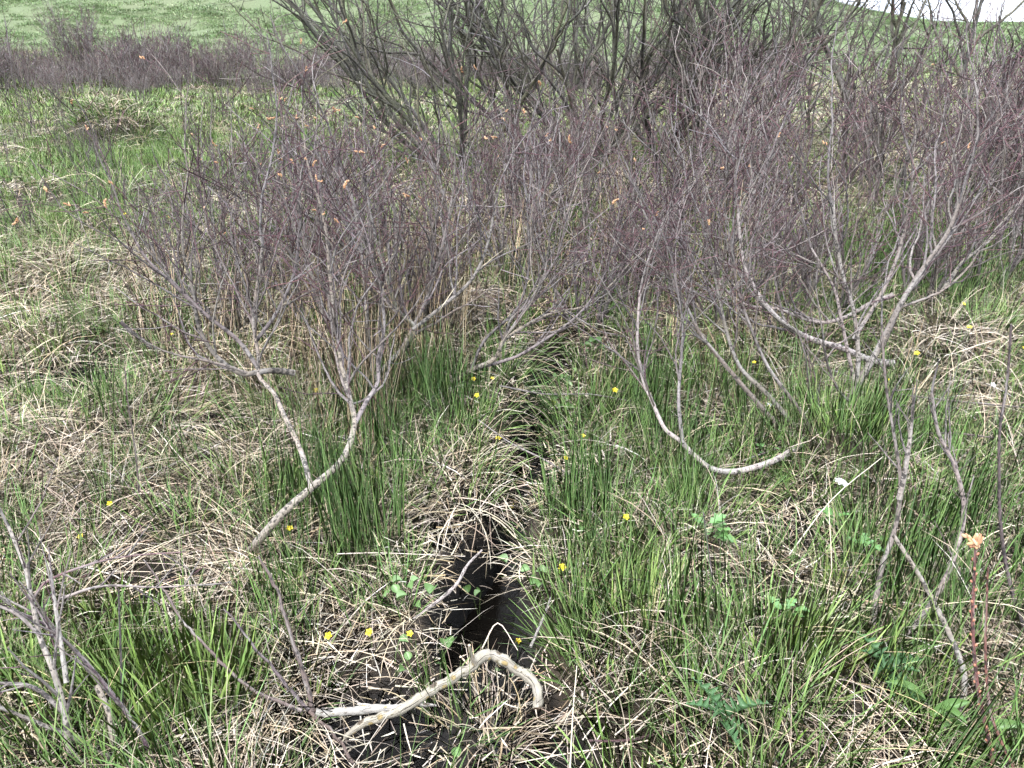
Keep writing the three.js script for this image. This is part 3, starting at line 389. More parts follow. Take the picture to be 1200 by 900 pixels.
// ---- foreground sticks and saplings
function stick(name, label, category, runs, { cols = bark.grey, fleck = 0.3, end, bump = 0, group, dry } = {}) {
  const o0 = runs[0][0], root = thing(name, label, category, o0, 0, group);
  for (const [i, pts] of runs.entries()) {
    const W = new Wood(), c = curve(pts, 8).map((q) => q.sub(V(o0[0], o0[1], o0[2]))), N = c.length - 1, rs = pts.map((q) => q[3]);
    if (bump) for (const q of c) q.add(V(noise.noise(q.x * 30, q.y * 30, q.z * 30), noise.noise(q.x * 30 + 9, q.y * 30, q.z * 30), 0).multiplyScalar(bump));
    const fl = dry && i > 3 ? flecked([[0.12, 0.085, 0.08], [0.16, 0.115, 0.105]], 0.15) : flecked(cols, fleck); // radius follows the surveyed ones
    const u0 = rs.length - 1;
    W.tube(c, 1, 1, 8, fl, { end }); for (let q = 0; q < W.t.length; q += 2) W.t[q] = W.t[q] % 1 * 0.02; for (let k = 0; k <= N; k++) for (let s = 0; s < 8; s++) W.t[(k * 8 + s) * 2] = Math.abs(s / 4 - 1) * 0.24 + i * 0.3;
    for (let k = 0; k <= N; k++) { const t = k / N * u0, a = Math.min(u0 - 1, Math.floor(t)), r = lerp(rs[a], rs[a + 1], t - a) * (1 + 0.28 * noise.noise(k * 0.45, i * 7, 0.3)); for (let s = 0; s < 8; s++) { const j = (k * 8 + s) * 3; for (let m = 0; m < 3; m++) W.p[j + m] = c[k].getComponent(m) + W.n[j + m] * r * (1 + 0.24 * noise.noise(k * 0.8, s * 1.7, i)); } }
    const kc = (N + 1) * 8; for (const [q, e] of [[0, 0], [1, N]]) for (let s = 0; s < 8; s++) { const a = (e * 8 + s) * 3, b = (kc + q * 9 + 1 + s) * 3; for (let m = 0; m < 3; m++) W.p[b + m] = W.p[a + m]; }
    mesh(i ? 'side_branch' : 'branch', W.geo(), dry && i < 4 ? M.deadwood : M.wood, root);
  }
  return root;
}
stick('dead_branch', 'barkless pale dead branch arched over the black ditch with knobbly bent end', 'branch', [
  [[-0.413, 0.008, -1.35, 0.006], [-0.366, 0.035, -1.37, 0.0105], [-0.281, 0.065, -1.38, 0.012], [-0.214, 0.079, -1.42, 0.0118], [-0.147, 0.085, -1.47, 0.0125], [-0.107, 0.09, -1.5, 0.0125], [-0.079, 0.096, -1.53, 0.016], [-0.054, 0.092, -1.54, 0.013], [-0.023, 0.084, -1.53, 0.0165], [0.009, 0.058, -1.52, 0.0125], [0.045, 0.057, -1.5, 0.0155], [0.064, 0.057, -1.46, 0.0125], [0.069, 0.029, -1.42, 0.013]],
  [[-0.274, 0.067, -1.38, 0.012], [-0.339, 0.062, -1.39, 0.011], [-0.424, 0.053, -1.385, 0.01], [-0.49, 0.048, -1.39, 0.0085]],
  [[-0.097, 0.099, -1.5, 0.007], [-0.106, 0.128, -1.5, 0.006], [-0.107, 0.16, -1.5, 0.004]],
  [[-0.243, 0.069, -1.405, 0.006], [-0.217, 0.063, -1.4, 0.005], [-0.188, 0.063, -1.4, 0.003]],
  [[-0.498, 0.045, -1.39, 0.007], [-0.518, 0.096, -1.44, 0.006], [-0.564, 0.2, -1.5, 0.0052], [-0.599, 0.275, -1.56, 0.0045], [-0.659, 0.35, -1.62, 0.003]],
  [[-0.521, 0.053, -1.39, 0.0055], [-0.66, 0.086, -1.43, 0.0045], [-0.765, 0.122, -1.5, 0.004], [-0.875, 0.172, -1.58, 0.0036], [-0.956, 0.231, -1.66, 0.003], [-1.007, 0.28, -1.7, 0.002]],
  [[-0.506, 0.053, -1.39, 0.005], [-0.576, 0.096, -1.44, 0.004], [-0.657, 0.151, -1.5, 0.0034], [-0.756, 0.212, -1.58, 0.002]],
  [[-0.506, 0.05, -1.39, 0.005], [-0.454, 0.023, -1.36, 0.0042], [-0.406, -0.003, -1.32, 0.004], [-0.359, -0.045, -1.27, 0.003]],
], { cols: [[0.33, 0.30, 0.268]], fleck: 0.05, end: [0.6, 0.45, 0.35], bump: 0.007, dry: true });
stick('cut_stub', 'short curved cut stem with clean white end lying in grass', 'stick', [[[-1.08, 0.025, -1.76, 0.0075], [-1.057, 0.001, -1.73, 0.0082], [-1.026, -0.013, -1.71, 0.0085], [-0.984, -0.019, -1.7, 0.0088], [-0.94, -0.023, -1.68, 0.009]]], { cols: [[0.42, 0.4, 0.4]], fleck: 0.6, end: [0.8, 0.74, 0.62] });
stick('dark_stick', 'dark broken stick poking up from the straw at a slant', 'stick', [[[-2.033, 0.208, -3.75, 0.011], [-1.973, 0.137, -3.75, 0.01], [-1.911, 0.088, -3.74, 0.012], [-1.857, 0.048, -3.72, 0.011], [-1.802, -0.015, -3.72, 0.009]]], { cols: bark.dark, fleck: 0.1 });
stick('fallen_twig', 'thin pale straw coloured twig lying across the ditch sedge', 'twig', [[[-0.143, 0.106, -2.85, 0.003], [0, 0.076, -2.7, 0.003], [0.134, 0.056, -2.6, 0.003], [0.292, 0.014, -2.48, 0.002]]], { cols: bark.pale });
stick('fallen_twig', 'long grey twig lying level over the ditch below the fan limb', 'twig', [[[-0.057, 0.146, -3.1, 0.004], [0.153, 0.104, -3.1, 0.004], [0.344, 0.104, -3.1, 0.0035], [0.529, 0.094, -3.05, 0.002]]], { cols: bark.grey });
stick('fallen_twig', 'brown twig lying in the near grass below the thistle', 'twig', [[[0.187, 0.02, -1.33, 0.003], [0.271, 0.02, -1.33, 0.003], [0.357, 0.02, -1.35, 0.0035], [0.423, 0.032, -1.37, 0.0035], [0.546, 0.037, -1.44, 0.002]]], { cols: bark.twig });
stick('fallen_twig', 'broken pale twig standing in grass near the ditch mouth', 'twig', [[[0.411, 0.006, -1.3, 0.005], [0.437, 0.038, -1.36, 0.0045], [0.462, 0.073, -1.42, 0.003]]], { cols: bark.pale });
stick('fallen_twig', 'dark twig lying behind the pale dead sapling', 'twig', [[[1.656, 0.176, -2.95, 0.004], [1.825, 0.152, -2.95, 0.004], [2.013, 0.132, -2.95, 0.004], [2.22, 0.111, -2.95, 0.003]]], { cols: bark.grey });
stick('fallen_twig', 'dark curved twig under the dead sapling branches', 'twig', [[[1.655, 0.123, -2.7, 0.004], [1.775, 0.123, -2.7, 0.004], [1.919, 0.114, -2.68, 0.0035]]], { cols: bark.dark });
stick('fallen_twig', 'gnarled tan twig end lying by the dead sapling foot', 'twig', [[[0.933, 0.016, -1.68, 0.0055], [0.968, 0.029, -1.7, 0.006], [0.993, 0.06, -1.7, 0.0065]]], { cols: bark.tanwood });
stick('fallen_twig', 'pale rootlet curving down the ditch bank', 'twig', [[[-0.283, 0.052, -1.72, 0.003], [-0.209, 0.103, -1.74, 0.005], [-0.162, 0.126, -1.78, 0.005], [-0.132, 0.149, -1.84, 0.004], [-0.091, 0.157, -1.9, 0.003]]], { cols: bark.pale });
stick('fallen_twig', 'pale root strand hanging beside the ditch water', 'twig', [[[0.051, 0.061, -1.6, 0.004], [0.076, 0.075, -1.66, 0.004], [0.098, 0.083, -1.72, 0.003], [0.112, 0.096, -1.76, 0.002]]], { cols: bark.pale });
stick('fallen_twig', 'slim grey twig lying in the bright grass', 'twig', [[[-0.829, -0.016, -1.33, 0.002], [-0.77, 0.023, -1.36, 0.0025], [-0.726, 0.027, -1.4, 0.003], [-0.672, 0.039, -1.46, 0.002]]], { cols: bark.grey });
stick('fallen_twig', 'grey twig lying under the bowed tan limb', 'twig', [[[0.776, 0.039, -2.55, 0.004], [0.91, 0.044, -2.62, 0.004], [1.125, 0.064, -2.72, 0.003]]], { cols: bark.pale });
// grey dead sapling and neighbours
const few = { levels: 2, dens: [4, 9, 6], wig: 0.16, cols: bark.grey, tip: 0.0012 };
limbShrub('dead_sapling', 'lichen grey dead sapling with crossing limbs', 'sapling', [
  { pts: [[1.114, -0.01, -1.68], [1.16, 0.036, -1.71], [1.215, 0.073, -1.75], [1.275, 0.165, -1.8], [1.324, 0.31, -1.88], [1.291, 0.431, -1.92], [1.225, 0.541, -1.94], [1.182, 0.664, -1.95]], r0: 0.011, r1: 0.004, cols: bark.pale, from: 0.5, len: 0.2, n: 8, run: 0.12, habit: few },
  { pts: [[1.141, -0.004, -1.35], [1.141, 0.001, -1.4], [1.183, 0.063, -1.5], [1.186, 0.106, -1.6], [1.196, 0.121, -1.72], [1.163, 0.181, -1.78], [1.116, 0.25, -1.85]], r0: 0.009, r1: 0.006, cols: bark.pale, fleck: 0.5, from: 0.5, len: 0.1, n: 1, run: 0, habit: few },
  { pts: [[1.026, 0.003, -1.68], [1.112, 0.118, -1.86], [1.158, 0.199, -1.92], [1.17, 0.293, -1.95], [1.171, 0.364, -1.98], [1.141, 0.498, -2.02], [1.101, 0.644, -2.05], [1.066, 0.82, -2.08]], r0: 0.009, r1: 0.003, from: 0.6, len: 0.18, n: 6, run: 0.1, habit: few },
  { pts: [[1.167, 0.308, -1.95], [1.174, 0.415, -1.97], [1.178, 0.529, -2], [1.171, 0.585, -2]], r0: 0.009, r1: 0.003, cols: bark.pale, fleck: 0.5, from: 0.4, len: 0.14, n: 6, run: 0.08, habit: few },
], {});
limbShrub('catkin_shoot', 'dark red shoot crowned by an orange catkin', 'shoot', [
  { pts: [[1.106, 0.049, -1.22], [1.09, 0.141, -1.27], [1.061, 0.242, -1.3], [1.047, 0.365, -1.35], [1.045, 0.445, -1.38], [1.034, 0.548, -1.4]], r0: 0.0048, r1: 0.003, cols: bark.red, fleck: 0.05, n: 0, run: 0 },
  { pts: [[1.155, 0.049, -1.22], [1.127, 0.126, -1.3], [1.107, 0.268, -1.36], [1.103, 0.378, -1.4], [1.093, 0.473, -1.42]], r0: 0.0038, r1: 0.002, cols: bark.red, fleck: 0.05, n: 0, run: 0 },
], {});
{ const r = scene.children.at(-1), tip = [1.034, 0.548, -1.4], o = r.position; for (let k = 0; k < 6; k++) { const m = mesh('catkin', catkins[k % 4], M.catkin, r); m.position.set(tip[0] - o.x, tip[1] - o.y, tip[2] - o.z); m.rotation.set(gauss() * 0.5, rnd() * 6, (k - 2.5) * 0.5); m.scale.setScalar(0.9); }
  const bg = new THREE.SphereGeometry(0.003, 6, 5); const bc = new Float32Array(bg.attributes.position.count * 3); for (let i = 0; i < bc.length; i += 3) bc.set([0.3, 0.13, 0.08], i); bg.setAttribute('color', new THREE.BufferAttribute(bc, 3)); bg.scale(1, 1.6, 1);
  const line = curve([[1.106, 0.049, -1.22], [1.09, 0.141, -1.27], [1.061, 0.242, -1.3], [1.047, 0.365, -1.35], [1.045, 0.445, -1.38], [1.034, 0.548, -1.4]], 6); line.forEach((q, k) => { const m = mesh('bud', bg, M.catkin, r), a = k * 2.4; m.position.set(q.x - o.x + Math.cos(a) * 0.005, q.y - o.y, q.z - o.z + Math.sin(a) * 0.005); m.rotation.z = -Math.cos(a) * 0.6; }); }
limbShrub('dark_shoot', 'tall bare blackish shoot rising past the dead sapling', 'shoot', [{ pts: [[1.453, 0.044, -1.66], [1.451, 0.077, -1.72], [1.458, 0.149, -1.82], [1.438, 0.28, -1.88], [1.425, 0.402, -1.92], [1.411, 0.55, -1.96], [1.422, 0.667, -2], [1.412, 0.835, -2.04]], r0: 0.0062, r1: 0.003, cols: bark.dark, fleck: 0.05, n: 0, run: 0 }], {});
limbShrub('dark_shoot', 'thin dark stem slanting behind the red catkin shoot', 'shoot', [{ pts: [[1.434, 0.024, -1.6], [1.394, 0.038, -1.7], [1.339, 0.096, -1.76], [1.282, 0.202, -1.82], [1.244, 0.28, -1.88]], r0: 0.004, r1: 0.002, cols: bark.dark, fleck: 0.05, n: 0, run: 0 }], {});
limbShrub('dark_shoot', 'slim dark budded stem in the rushes below the bowed limb', 'shoot', [{ pts: [[0.611, 0.036, -1.8], [0.6, 0.124, -1.88], [0.584, 0.255, -1.96]], r0: 0.0045, r1: 0.002, cols: bark.dark, fleck: 0.05, n: 0, run: 0 }], {});
limbShrub('dark_shoot', 'slim dark stem standing in the straw of the meadow edge', 'shoot', [{ pts: [[-1.31, 0.013, -2.25], [-1.33, 0.204, -2.35], [-1.366, 0.391, -2.45], [-1.377, 0.501, -2.5]], r0: 0.0035, r1: 0.002, cols: bark.dark, fleck: 0.05, n: 0, run: 0 }], {});
limbShrub('dark_shoot', 'thin black stem beside the bright grass clump', 'shoot', [{ pts: [[-0.955, -0.016, -1.33], [-0.972, 0.117, -1.42], [-0.989, 0.236, -1.5], [-0.994, 0.311, -1.54]], r0: 0.0035, r1: 0.0022, cols: bark.dark, fleck: 0.05, n: 0, run: 0 }], {});
const fewt = { levels: 2, dens: [3, 8, 6], wig: 0.12, cols: [...bark.twig, ...bark.grey], tip: 0.0012, rise: 0.5 };
limbShrub('cut_shrub', 'grey stemmed cut back shrub beside the lime green grass', SH, [
  { pts: [[-0.917, 0.008, -1.28], [-0.973, 0.008, -1.27], [-1.014, 0.023, -1.27], [-1.044, 0.051, -1.28], [-1.053, 0.123, -1.31], [-1.093, 0.205, -1.37], [-1.138, 0.264, -1.42], [-1.174, 0.335, -1.48], [-1.197, 0.389, -1.52], [-1.251, 0.472, -1.58]], r0: 0.0105, r1: 0.004, cols: bark.pale, end: [0.6, 0.55, 0.48], from: 0.4, len: 0.24, n: 8, run: 0.16, habit: fewt },
  { pts: [[-1.055, 0.19, -1.35], [-1.085, 0.301, -1.42], [-1.102, 0.36, -1.46]], r0: 0.006, r1: 0.004, cols: bark.pale, from: 0.3, len: 0.2, n: 4, run: 0.12, habit: fewt },
  { pts: [[-0.943, 0.008, -1.28], [-0.956, 0.061, -1.31], [-0.969, 0.109, -1.34], [-1.001, 0.161, -1.37]], r0: 0.0085, r1: 0.007, cols: bark.pale, end: [0.72, 0.66, 0.56], n: 0, run: 0 },
  { pts: [[-1.061, 0.126, -1.32], [-1.145, 0.163, -1.36], [-1.261, 0.158, -1.38]], r0: 0.006, r1: 0.004, cols: bark.grey, from: 0.4, len: 0.12, n: 2, run: 0, habit: fewt },
  { pts: [[-0.947, 0.034, -1.27], [-1.054, 0.073, -1.3], [-1.148, 0.086, -1.33], [-1.253, 0.121, -1.35]], r0: 0.006, r1: 0.004, cols: bark.grey, n: 1, len: 0.1, run: 0, habit: fewt },
  { pts: [[-1.136, 0.269, -1.42], [-1.19, 0.317, -1.44], [-1.26, 0.348, -1.45]], r0: 0.005, r1: 0.003, cols: bark.grey, n: 3, len: 0.12, run: 0, habit: fewt },
  { pts: [[-1.169, 0.33, -1.47], [-1.144, 0.363, -1.5], [-1.052, 0.375, -1.56], [-0.986, 0.366, -1.6], [-0.858, 0.349, -1.64]], r0: 0.0042, r1: 0.0014, cols: bark.twig, n: 5, len: 0.09, run: 0, from: 0.3, habit: fewt },
  { pts: [[-1.091, 0.347, -1.46], [-1.013, 0.352, -1.5], [-0.898, 0.316, -1.54], [-0.743, 0.28, -1.6]], r0: 0.0042, r1: 0.0014, cols: bark.twig, n: 5, len: 0.09, run: 0, from: 0.3, habit: fewt },
  { pts: [[-0.825, 0.016, -1.25], [-0.893, 0.087, -1.31], [-0.975, 0.149, -1.37], [-1.078, 0.227, -1.43], [-1.152, 0.272, -1.46], [-1.267, 0.314, -1.48]], r0: 0.0062, r1: 0.0032, cols: bark.twig, n: 9, len: 0.2, run: 0, from: 0.3, habit: fewt },
], {});

// ---------------------------------------------------------------- tussocks
function tussock(label, [x, z], build, group) { const o = thing('grass_tussock', label, 'tussock', [x, height(x, z), z], 0, group); build(o); return o; }
const blades = (name, S, mat, parent) => { const m = mesh(name, S.geo(), mat, parent); m.userData.kind = 'stuff'; return m; };
tussock('bleached straw tussock drooping over the ditch edge', [-0.173, -2.386], (o) => { blades('dead_blades', tuft(330, 0.15, [0.14, 0.34], [50, 100], [0.0018, 0.0042], C.straw, { bow: 1.8, wig: 0.14, kink: 0.2, seg: 7 }), M.straw, o); blades('green_blades', tuft(40, 0.1, [0.15, 0.3], [5, 30], [0.0025, 0.004], C.green, { bow: 0.4, out: true }), M.blade, o); });
tussock('sheaf of limp reddish straw hanging into the ditch', [-0.03, -2.252], (o) => blades('dead_blades', tuft(170, 0.07, [0.12, 0.28], [40, 90], [0.002, 0.0034], C.tan, { bow: 2.4, wig: 0.08, out: true, seg: 7 }), M.straw, o));
tussock('pale domed straw tussock near three yellow flowers', [2.348, -3.696], (o) => blades('dead_blades', tuft(650, 0.26, [0.15, 0.4], [50, 98], [0.002, 0.0045], C.straw, { bow: 1.8, wig: 0.12, seg: 6, lift: 0.06 }), M.straw, o));
tussock('hollow sided grey straw tussock in the green meadow', [-5.732, -11.628], (o) => { blades('dead_blades', tuft(500, 0.5, [0.15, 0.35], [30, 110], [0.004, 0.008], C.straw, { bow: 1.2, wig: 0.25, seg: 5, lift: 0.22 }), M.straw, o); blades('green_blades', tuft(420, 0.55, [0.12, 0.3], [5, 60], [0.005, 0.009], C.green, { bow: 0.8, out: true, lift: 0.15 }), M.blade, o); });
tussock('bright lime green grass clump in front of the cut stub', [-0.861, -1.474], (o) => blades('green_blades', tuft(170, 0.16, [0.12, 0.25], [3, 25], [0.0045, 0.007], C.lime, { bow: 0.35, out: true, wig: 0.05 }), M.blade, o));
tussock('bright green grass clump at the foot of the forked grey trunk', [1.364, -2.728], (o) => blades('green_blades', tuft(130, 0.15, [0.1, 0.26], [3, 34], [0.003, 0.0055], [...C.lime, ...C.green, ...C.rush, C.straw[0]], { bow: 0.35, out: true, wig: 0.05 }), M.blade, o));
[[[-0.492, -2.129], 'dense dark rush clump near the forked pale limb', 150, 0.13], [[-0.707, -2.331], 'dark rush clump where the forked pale limb enters the straw', 90, 0.1], [[-0.393, -3.153], 'dark rush clump behind the ditch straw', 110, 0.14], [[0.244, -2.278], 'rush clump on the far bank beside the hanging straw', 70, 0.12], [[2.927, -4.738], 'broad dark rush clump behind the straw dome', 160, 0.3], [[1.252, -1.872], 'rush clump round the dead sapling limbs', 80, 0.14]].forEach(([[x, z], label, n, R]) => { const o = thing('rush_clump', label, 'rushes', [x, height(x, z), z]); blades('stems', tuft(n, R, [0.25, 0.5], [1, 14], [0.0028, 0.0042], C.rush, { bow: 0.12, wig: 0.03 }), M.blade, o); });
{ // grass hanging over both banks of the ditch
  const S = new Strips(), D = new Strips(), R = new Strips();
  for (let z = -1.15; z > -4.15; z -= 0.012) { const [cx, w] = ditchAt(z), open = w > 0.095 ? 0.22 : 0.7; for (const sd of [-1, 1]) { if (rnd() > open) continue;
    const x = cx + sd * w * rr(1.0, 1.35), y = height(x, z) - 0.005, inn = V(-sd * rr(0.2, 1), rr(0.3, 1.1), rr(-0.6, 0.6)), k = noise.noise(z * 2.3, sd * 3, 0.5);
    if (rnd() < 0.55 + k) S.blade(V(x, y, z), inn, rr(0.08, 0.22), rr(0.002, 0.004), tone(pick(C.straw), 0.25), { bow: 2.6, wig: 0.1, seg: 6, kink: 0.1 });
    if (rnd() < 0.6 - k) D.blade(V(x, y, z), inn, rr(0.08, 0.2), rr(0.0022, 0.004), tone(pick(C.green), 0.2), { bow: 1.1, wig: 0.07 });
    for (let q = 0; q < 2; q++) { const xx = cx + sd * w * rr(0.75, 1.1), yy = height(xx, z); R.blade(V(xx, yy, z), V(-sd * rr(0, 0.6), rr(-0.4, 0.5), gauss() * 0.5), rr(0.03, 0.12), rr(0.001, 0.0026), tone(pick([[0.12, 0.085, 0.055], [0.2, 0.15, 0.1], [0.06, 0.045, 0.035]]), 0.2), { bow: 2.5, wig: 0.2 }); }
  } }
  for (const [hx, hz, hr] of hollows) { if (hz < -4) continue; for (let k = 0; k < 900 * hr; k++) { const a = rnd() * 6.283, q = hr * 1.3 * Math.sqrt(rnd()), x = hx + Math.cos(a) * q, z = hz + Math.sin(a) * q; R.blade(V(x, height(x, z) + 0.002, z), V(gauss(), rr(-0.1, 0.5), gauss()), rr(0.03, 0.14), rr(0.001, 0.0026), tone(pick([[0.12, 0.085, 0.055], [0.2, 0.15, 0.1], [0.06, 0.045, 0.035], [0.34, 0.27, 0.18]]), 0.2), { bow: 1.2, wig: 0.25, kink: 0.2 }); } }
  for (const [n, g, m, l] of [['overhanging_dead_grass', S, M.straw, 'dead grass blades hanging over the ditch banks'], ['overhanging_green_grass', D, M.blade, 'green grass blades hanging over the ditch banks'], ['bank_roots', R, M.straw, 'fine brown roots on the peat walls of the ditch']]) tag(mesh(n, g.geo(), m, scene), l, 'grass', null, 'stuff');
}
tussock('root clump of straw and brown fibres under the arched dead branch', [-0.061, -1.433], (o) => { o.position.y = -0.13; blades('dead_blades', tuft(320, 0.1, [0.12, 0.28], [10, 80], [0.0018, 0.0036], [...C.straw, ...C.tan], { bow: 2, wig: 0.14, out: true, seg: 6, lift: 0.06 }), M.straw, o); blades('root_fibres', tuft(260, 0.09, [0.08, 0.2], [60, 130], [0.0012, 0.0026], [[0.12, 0.085, 0.055], [0.2, 0.15, 0.1]], { bow: 2, wig: 0.2, out: true, lift: 0.08 }), M.straw, o); blades('green_blades', tuft(24, 0.08, [0.08, 0.2], [5, 40], [0.002, 0.004], C.green, { bow: 0.5, out: true, lift: 0.05 }), M.blade, o); });
// straws lying loose over everything
for (const [label, pts] of [
  ['long pale straw lying level across the rushes beside the ditch', [[-0.555, 0.082, -1.98], [-0.433, 0.086, -1.98], [-0.271, 0.079, -1.98], [-0.148, 0.08, -1.97]]],
  ['long straw slanting through the dead stalks under the shrub', [[-1.454, 0.127, -2.75], [-1.153, 0.033, -2.45], [-0.927, -0.053, -2.2]]],
  ['pale straw bent in an inverted v over the ditch water', [[-0.083, 0.035, -1.62], [-0.04, 0.09, -1.66], [0.016, 0.048, -1.6]]],
  ['straw stalk leaning by the white flower', [[0.889, 0.064, -2], [1.063, 0.175, -2.15], [1.283, 0.251, -2.3]]],
  ['upright straw stalk beside the ditch mouth', [[0.136, 0.025, -1.25], [0.149, 0.095, -1.36], [0.162, 0.153, -1.44]]],
  ['thick pale straw lying in the near grass', [[0.251, 0.026, -1.34], [0.366, 0.059, -1.42], [0.446, 0.063, -1.5]]],
]) { const o = thing('straw_stalk', label, 'straw', pts[0]), W = new Wood(); W.tube(curve(pts, 4).map((q) => q.sub(V(...pts[0]))), 0.0022, 0.0012, 4, tone(C.straw[1], 0.1)); mesh('stalk', W.geo(), M.straw, o); }

// ---------------------------------------------------------------- flowers and leaves
function paint(g, c) { const a = new Float32Array(g.attributes.position.count * 3); for (let i = 0; i < a.length; i += 3) a.set(c, i); g.setAttribute('color', new THREE.BufferAttribute(a, 3)); return g; }
function leafGeo(outline, c, { cup = 0.15, n = 14 } = {}) { // outline(t) -> half width at t in 0..1, length 1 along +z
  const p = [], idx = [], S = 4; for (let i = 0; i <= n; i++) { const t = i / n, w = outline(t); for (let s = -S; s <= S; s++) { const u = s / S; p.push(u * w, cup * u * u * w + 0.06 * Math.sin(t * 3) - 0.1 * t * t, t); } }
  for (let i = 0; i < n; i++) for (let s = 0; s < 2 * S; s++) { const a = i * (2 * S + 1) + s, b = a + 2 * S + 1; idx.push(a, b, a + 1, a + 1, b, b + 1); }
  const g = new THREE.BufferGeometry(); g.setAttribute('position', new THREE.Float32BufferAttribute(p, 3)); g.setIndex(idx); g.computeVertexNormals(); return paint(g, c);
}
const petalGeo = (c) => leafGeo((t) => 0.42 * Math.pow(Math.sin(Math.PI * Math.min(1, t * 0.86 + 0.1)), 0.7), c, { cup: 0.5, n: 5 });
const yellow = petalGeo([0.62, 0.5, 0.025]), white = petalGeo([0.66, 0.66, 0.65]), boss = paint(new THREE.SphereGeometry(0.0035, 8, 6), [0.5, 0.42, 0.03]);
function flower(label, group, [x, z], h, petal, n, size, open, name, lean = [0, 0]) {
  const y = height(x, z), o = thing(name, label, 'flower', [x, y, z], 0, group), W = new Wood(), top = V(lean[0], h, lean[1]);
  W.tube([V(0, -0.02, 0), V(lean[0] * 0.2, h * 0.5, lean[1] * 0.2), top], 0.0014, 0.0011, 4, [0.1, 0.18, 0.05]); mesh('stem', W.geo(), M.leaf, o);
  const tip = new THREE.Quaternion().setFromEuler(new THREE.Euler(rr(0.1, 0.7), rnd() * 0.5, rr(-0.3, 0.3)));
  for (let k = 0; k < n; k++) { const m = mesh('petal', petal, M.petal, o); m.position.copy(top); m.quaternion.copy(tip).multiply(new THREE.Quaternion().setFromAxisAngle(up, k / n * 6.283)).multiply(new THREE.Quaternion().setFromAxisAngle(V(1, 0, 0), -open)); m.scale.setScalar(size * rr(0.9, 1.1)); }
  const b = mesh('flower_centre', boss, M.petal, o); b.position.copy(top).add(V(0, 0.002, 0)); return o;
}
const gy = 'yellow marsh flowers';
for (const [x, z, h] of [[-1.416, -2.106, 0.06], [-0.738, -2.106, 0.08], [-0.509, -1.618, 0.07], [-0.392, -1.64, 0.06], [-0.279, -1.624, 0.06], [-0.043, -2.798, 0.12], [0, -2.762, 0.12], [-0.079, -3.196, 0.14], [-0.169, -3.241, 0.1], [-0.156, -3.027, 0.12], [0.21, -2.564, 0.12], [0.293, -2.762, 0.12], [0.449, -3.068, 0.14], [0.217, -3.315, 0.14], [1.132, -3.241, 0.18], [1.941, -3.382, 0.18], [1.644, -3.068, 0.18], [2.32, -3.753, 0.18], [2.258, -3.533, 0.18], [2.42, -3.334, 0.18], [0.019, -1.911, 0.08], [0.164, -1.932, 0.08], [0.407, -2.12, 0.1], [-0.895, -3.153, 0.12], [-1.41, -2.252, 0.08], [-1.79, -3.753, 0.12], [-3.182, -6.275, 0.2]]) flower('small open yellow marsh flower on a thin stem in the grass', gy, [x, z], h, yellow, 5, rr(0.010, 0.0155), rr(0.25, 0.7), 'yellow_flower', [gauss() * 0.02, gauss() * 0.02]);
const anemone = flower('white star shaped flower above divided leaves on the dark bank', null, [1.168, -2.331], 0.14, white, 7, 0.026, 0.45, 'white_flower');
flower('small white blossom half hidden behind the tan bowed stems', null, [1.089, -2.909], 0.12, white, 5, 0.014, 0.9, 'white_flower');
flower('small white blossom in the grass beyond the dead sapling', null, [2.179, -3.153], 0.12, white, 5, 0.013, 0.5, 'white_flower');
const roundLeaf = leafGeo((t) => 0.56 * Math.pow(Math.sin(Math.PI * Math.min(0.995, t * 0.93 + 0.06)), 0.55), [0.09, 0.17, 0.045], { cup: 0.9 });
const paleLeaf = leafGeo((t) => 0.5 * Math.pow(Math.sin(Math.PI * Math.min(0.995, t * 0.93 + 0.06)), 0.6), [0.13, 0.22, 0.075], { cup: 0.8 });
const lance = leafGeo((t) => 0.13 * Math.pow(Math.sin(Math.PI * Math.min(0.995, t * 0.9 + 0.08)), 0.8), [0.11, 0.2, 0.06], { cup: 1.2 });
const spiny = leafGeo((t) => (0.03 + 0.13 * Math.sin(Math.PI * Math.min(0.97, t + 0.05))) * (0.22 + 0.78 * Math.pow(Math.abs(Math.sin(t * 20)), 1.6)), [0.07, 0.15, 0.06], { cup: 1.6, n: 60 });
const cutLeaf = leafGeo((t) => 0.3 * Math.pow(Math.sin(Math.PI * Math.min(0.98, t * 0.9 + 0.08)), 1) * (0.4 + 0.6 * Math.abs(Math.sin(t * 10))), [0.1, 0.22, 0.06], { cup: 0.3, n: 30 });
const veg = (o, g, p, yaw, pitch, s, name = 'leaf') => { const m = mesh(name, g, M.leaf, o); m.position.set(...p); m.rotation.set(0, 0, 0); m.quaternion.setFromEuler(new THREE.Euler(-pitch, yaw, rr(-0.25, 0.25), 'YXZ')); m.scale.setScalar(s); };
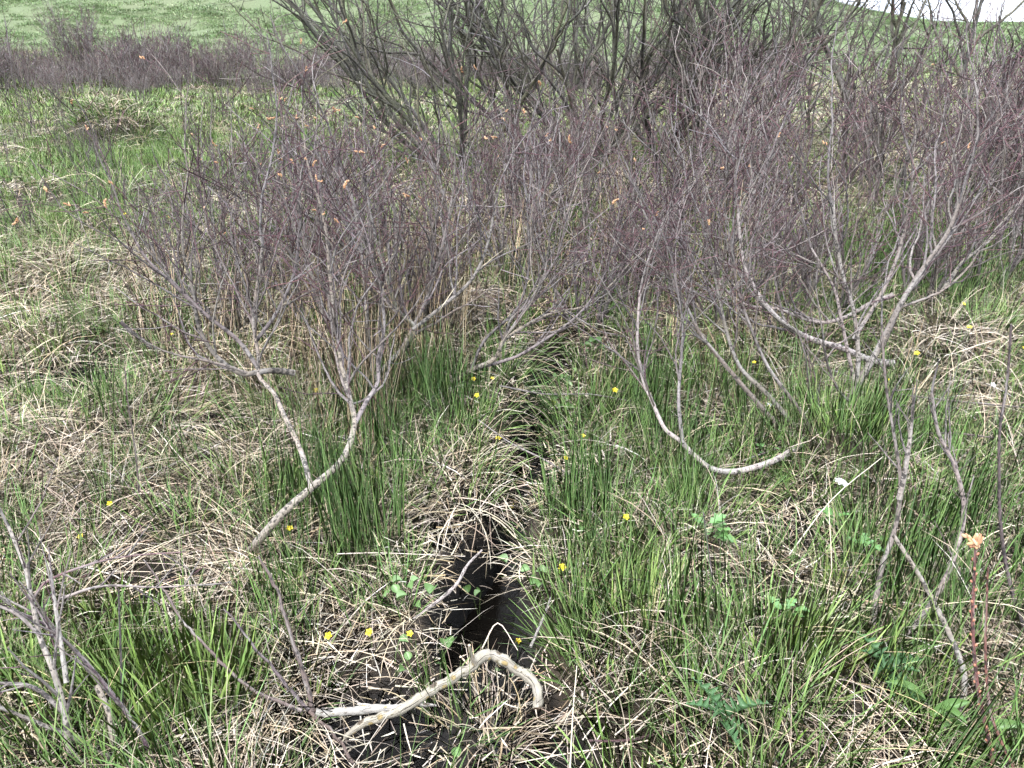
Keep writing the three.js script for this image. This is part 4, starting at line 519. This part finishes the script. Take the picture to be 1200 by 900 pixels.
[[0.258, -3.382, 7, 0.045], [0.092, -3.241, 4, 0.04], [0.23, -3.068, 6, 0.045], [0.201, -2.762, 5, 0.045], [0.416, -3.696, 6, 0.05], [-0.297, -1.778, 6, 0.042], [-0.361, -1.814, 3, 0.035], [-0.208, -1.624, 4, 0.04], [-0.325, -1.562, 3, 0.035], [-0.008, -1.826, 2, 0.03], [-0.027, -1.286, 3, 0.05], [-0.16, -1.293, 2, 0.035], [0.107, -1.911, 4, 0.04], [0.261, -2.129, 4, 0.04], [0.037, -2.083, 2, 0.04], [-0.116, -2.129, 3, 0.035], [1.216, -2.129, 3, 0.035], [1.296, -3.153, 5, 0.04]].forEach(([x, z, n, s]) => {
  const o = thing('marsh_plant', 'low plant of round glossy dark green leaves at the ditch', 'plant', [x, Math.max(height(x, z), -0.26), z], 0, 'round leaved marsh plants');
  for (let k = 0; k < n; k++) { const a = rnd() * 6.283, r = rr(0.01, 0.07); const lp = [Math.cos(a) * r, rr(0.03, 0.1), Math.sin(a) * r]; veg(o, k % 3 ? roundLeaf : paleLeaf, lp, rnd() * 6.283, rr(-0.4, 0.7), s * rr(0.5, 0.9)); const W = new Wood(); W.tube([V(0, -0.06, 0), V(lp[0] * 0.5, lp[1] * 0.6, lp[2] * 0.5), V(...lp)], 0.0016, 0.0012, 4, [0.12, 0.17, 0.06]); mesh('stalk', W.geo(), M.leaf, o); }
});
for (const [[x, z], label, n, s] of [[[0.971, -1.497], 'thistle rosette of spiny grey green leaves on the mossy bank', 11, 0.11], [[0.497, -1.312], 'thistle rosette in the shade of the near bank', 8, 0.11]]) { const o = thing('thistle_rosette', label, 'plant', [x, height(x, z), z]); for (let k = 0; k < n; k++) veg(o, spiny, [0, 0.035 + 0.004 * k, 0], k / n * 6.283 + rr(-0.3, 0.3), rr(0.0, 0.75), s * rr(0.6, 1.1)); }
for (const [[x, z], label, n, s, g] of [[[1.138, -2.268], 'divided bright green leaves under the white flower', 9, 0.05, cutLeaf], [[1.159, -2.06], 'pale divided leaves in the grass below the white flower', 8, 0.055, cutLeaf], [[0.666, -2.129], 'feathery green leaves in the rushes by the dark hollow', 9, 0.07, cutLeaf], [[1.012, -2.66], 'divided leaves beneath the tan bowed limb', 8, 0.045, cutLeaf], [[0.762, -1.657], 'divided leaves on the mossy near bank', 6, 0.045, cutLeaf], [[1.132, -1.354], 'broad lance shaped leaves by the red catkin shoot', 5, 0.1, lance], [[1.045, -1.393], 'lance leaved plant in straw behind the thistle', 6, 0.09, lance]]) { const o = thing('leafy_plant', label, 'plant', [x, height(x, z), z]); for (let k = 0; k < n; k++) { const a = rnd() * 6.283; veg(o, g, [Math.cos(a) * 0.02, rr(0.03, 0.09), Math.sin(a) * 0.02], a + rr(-0.4, 0.4), rr(0, 0.7), s * rr(0.7, 1.2)); } }

renderer.render(scene, camera);
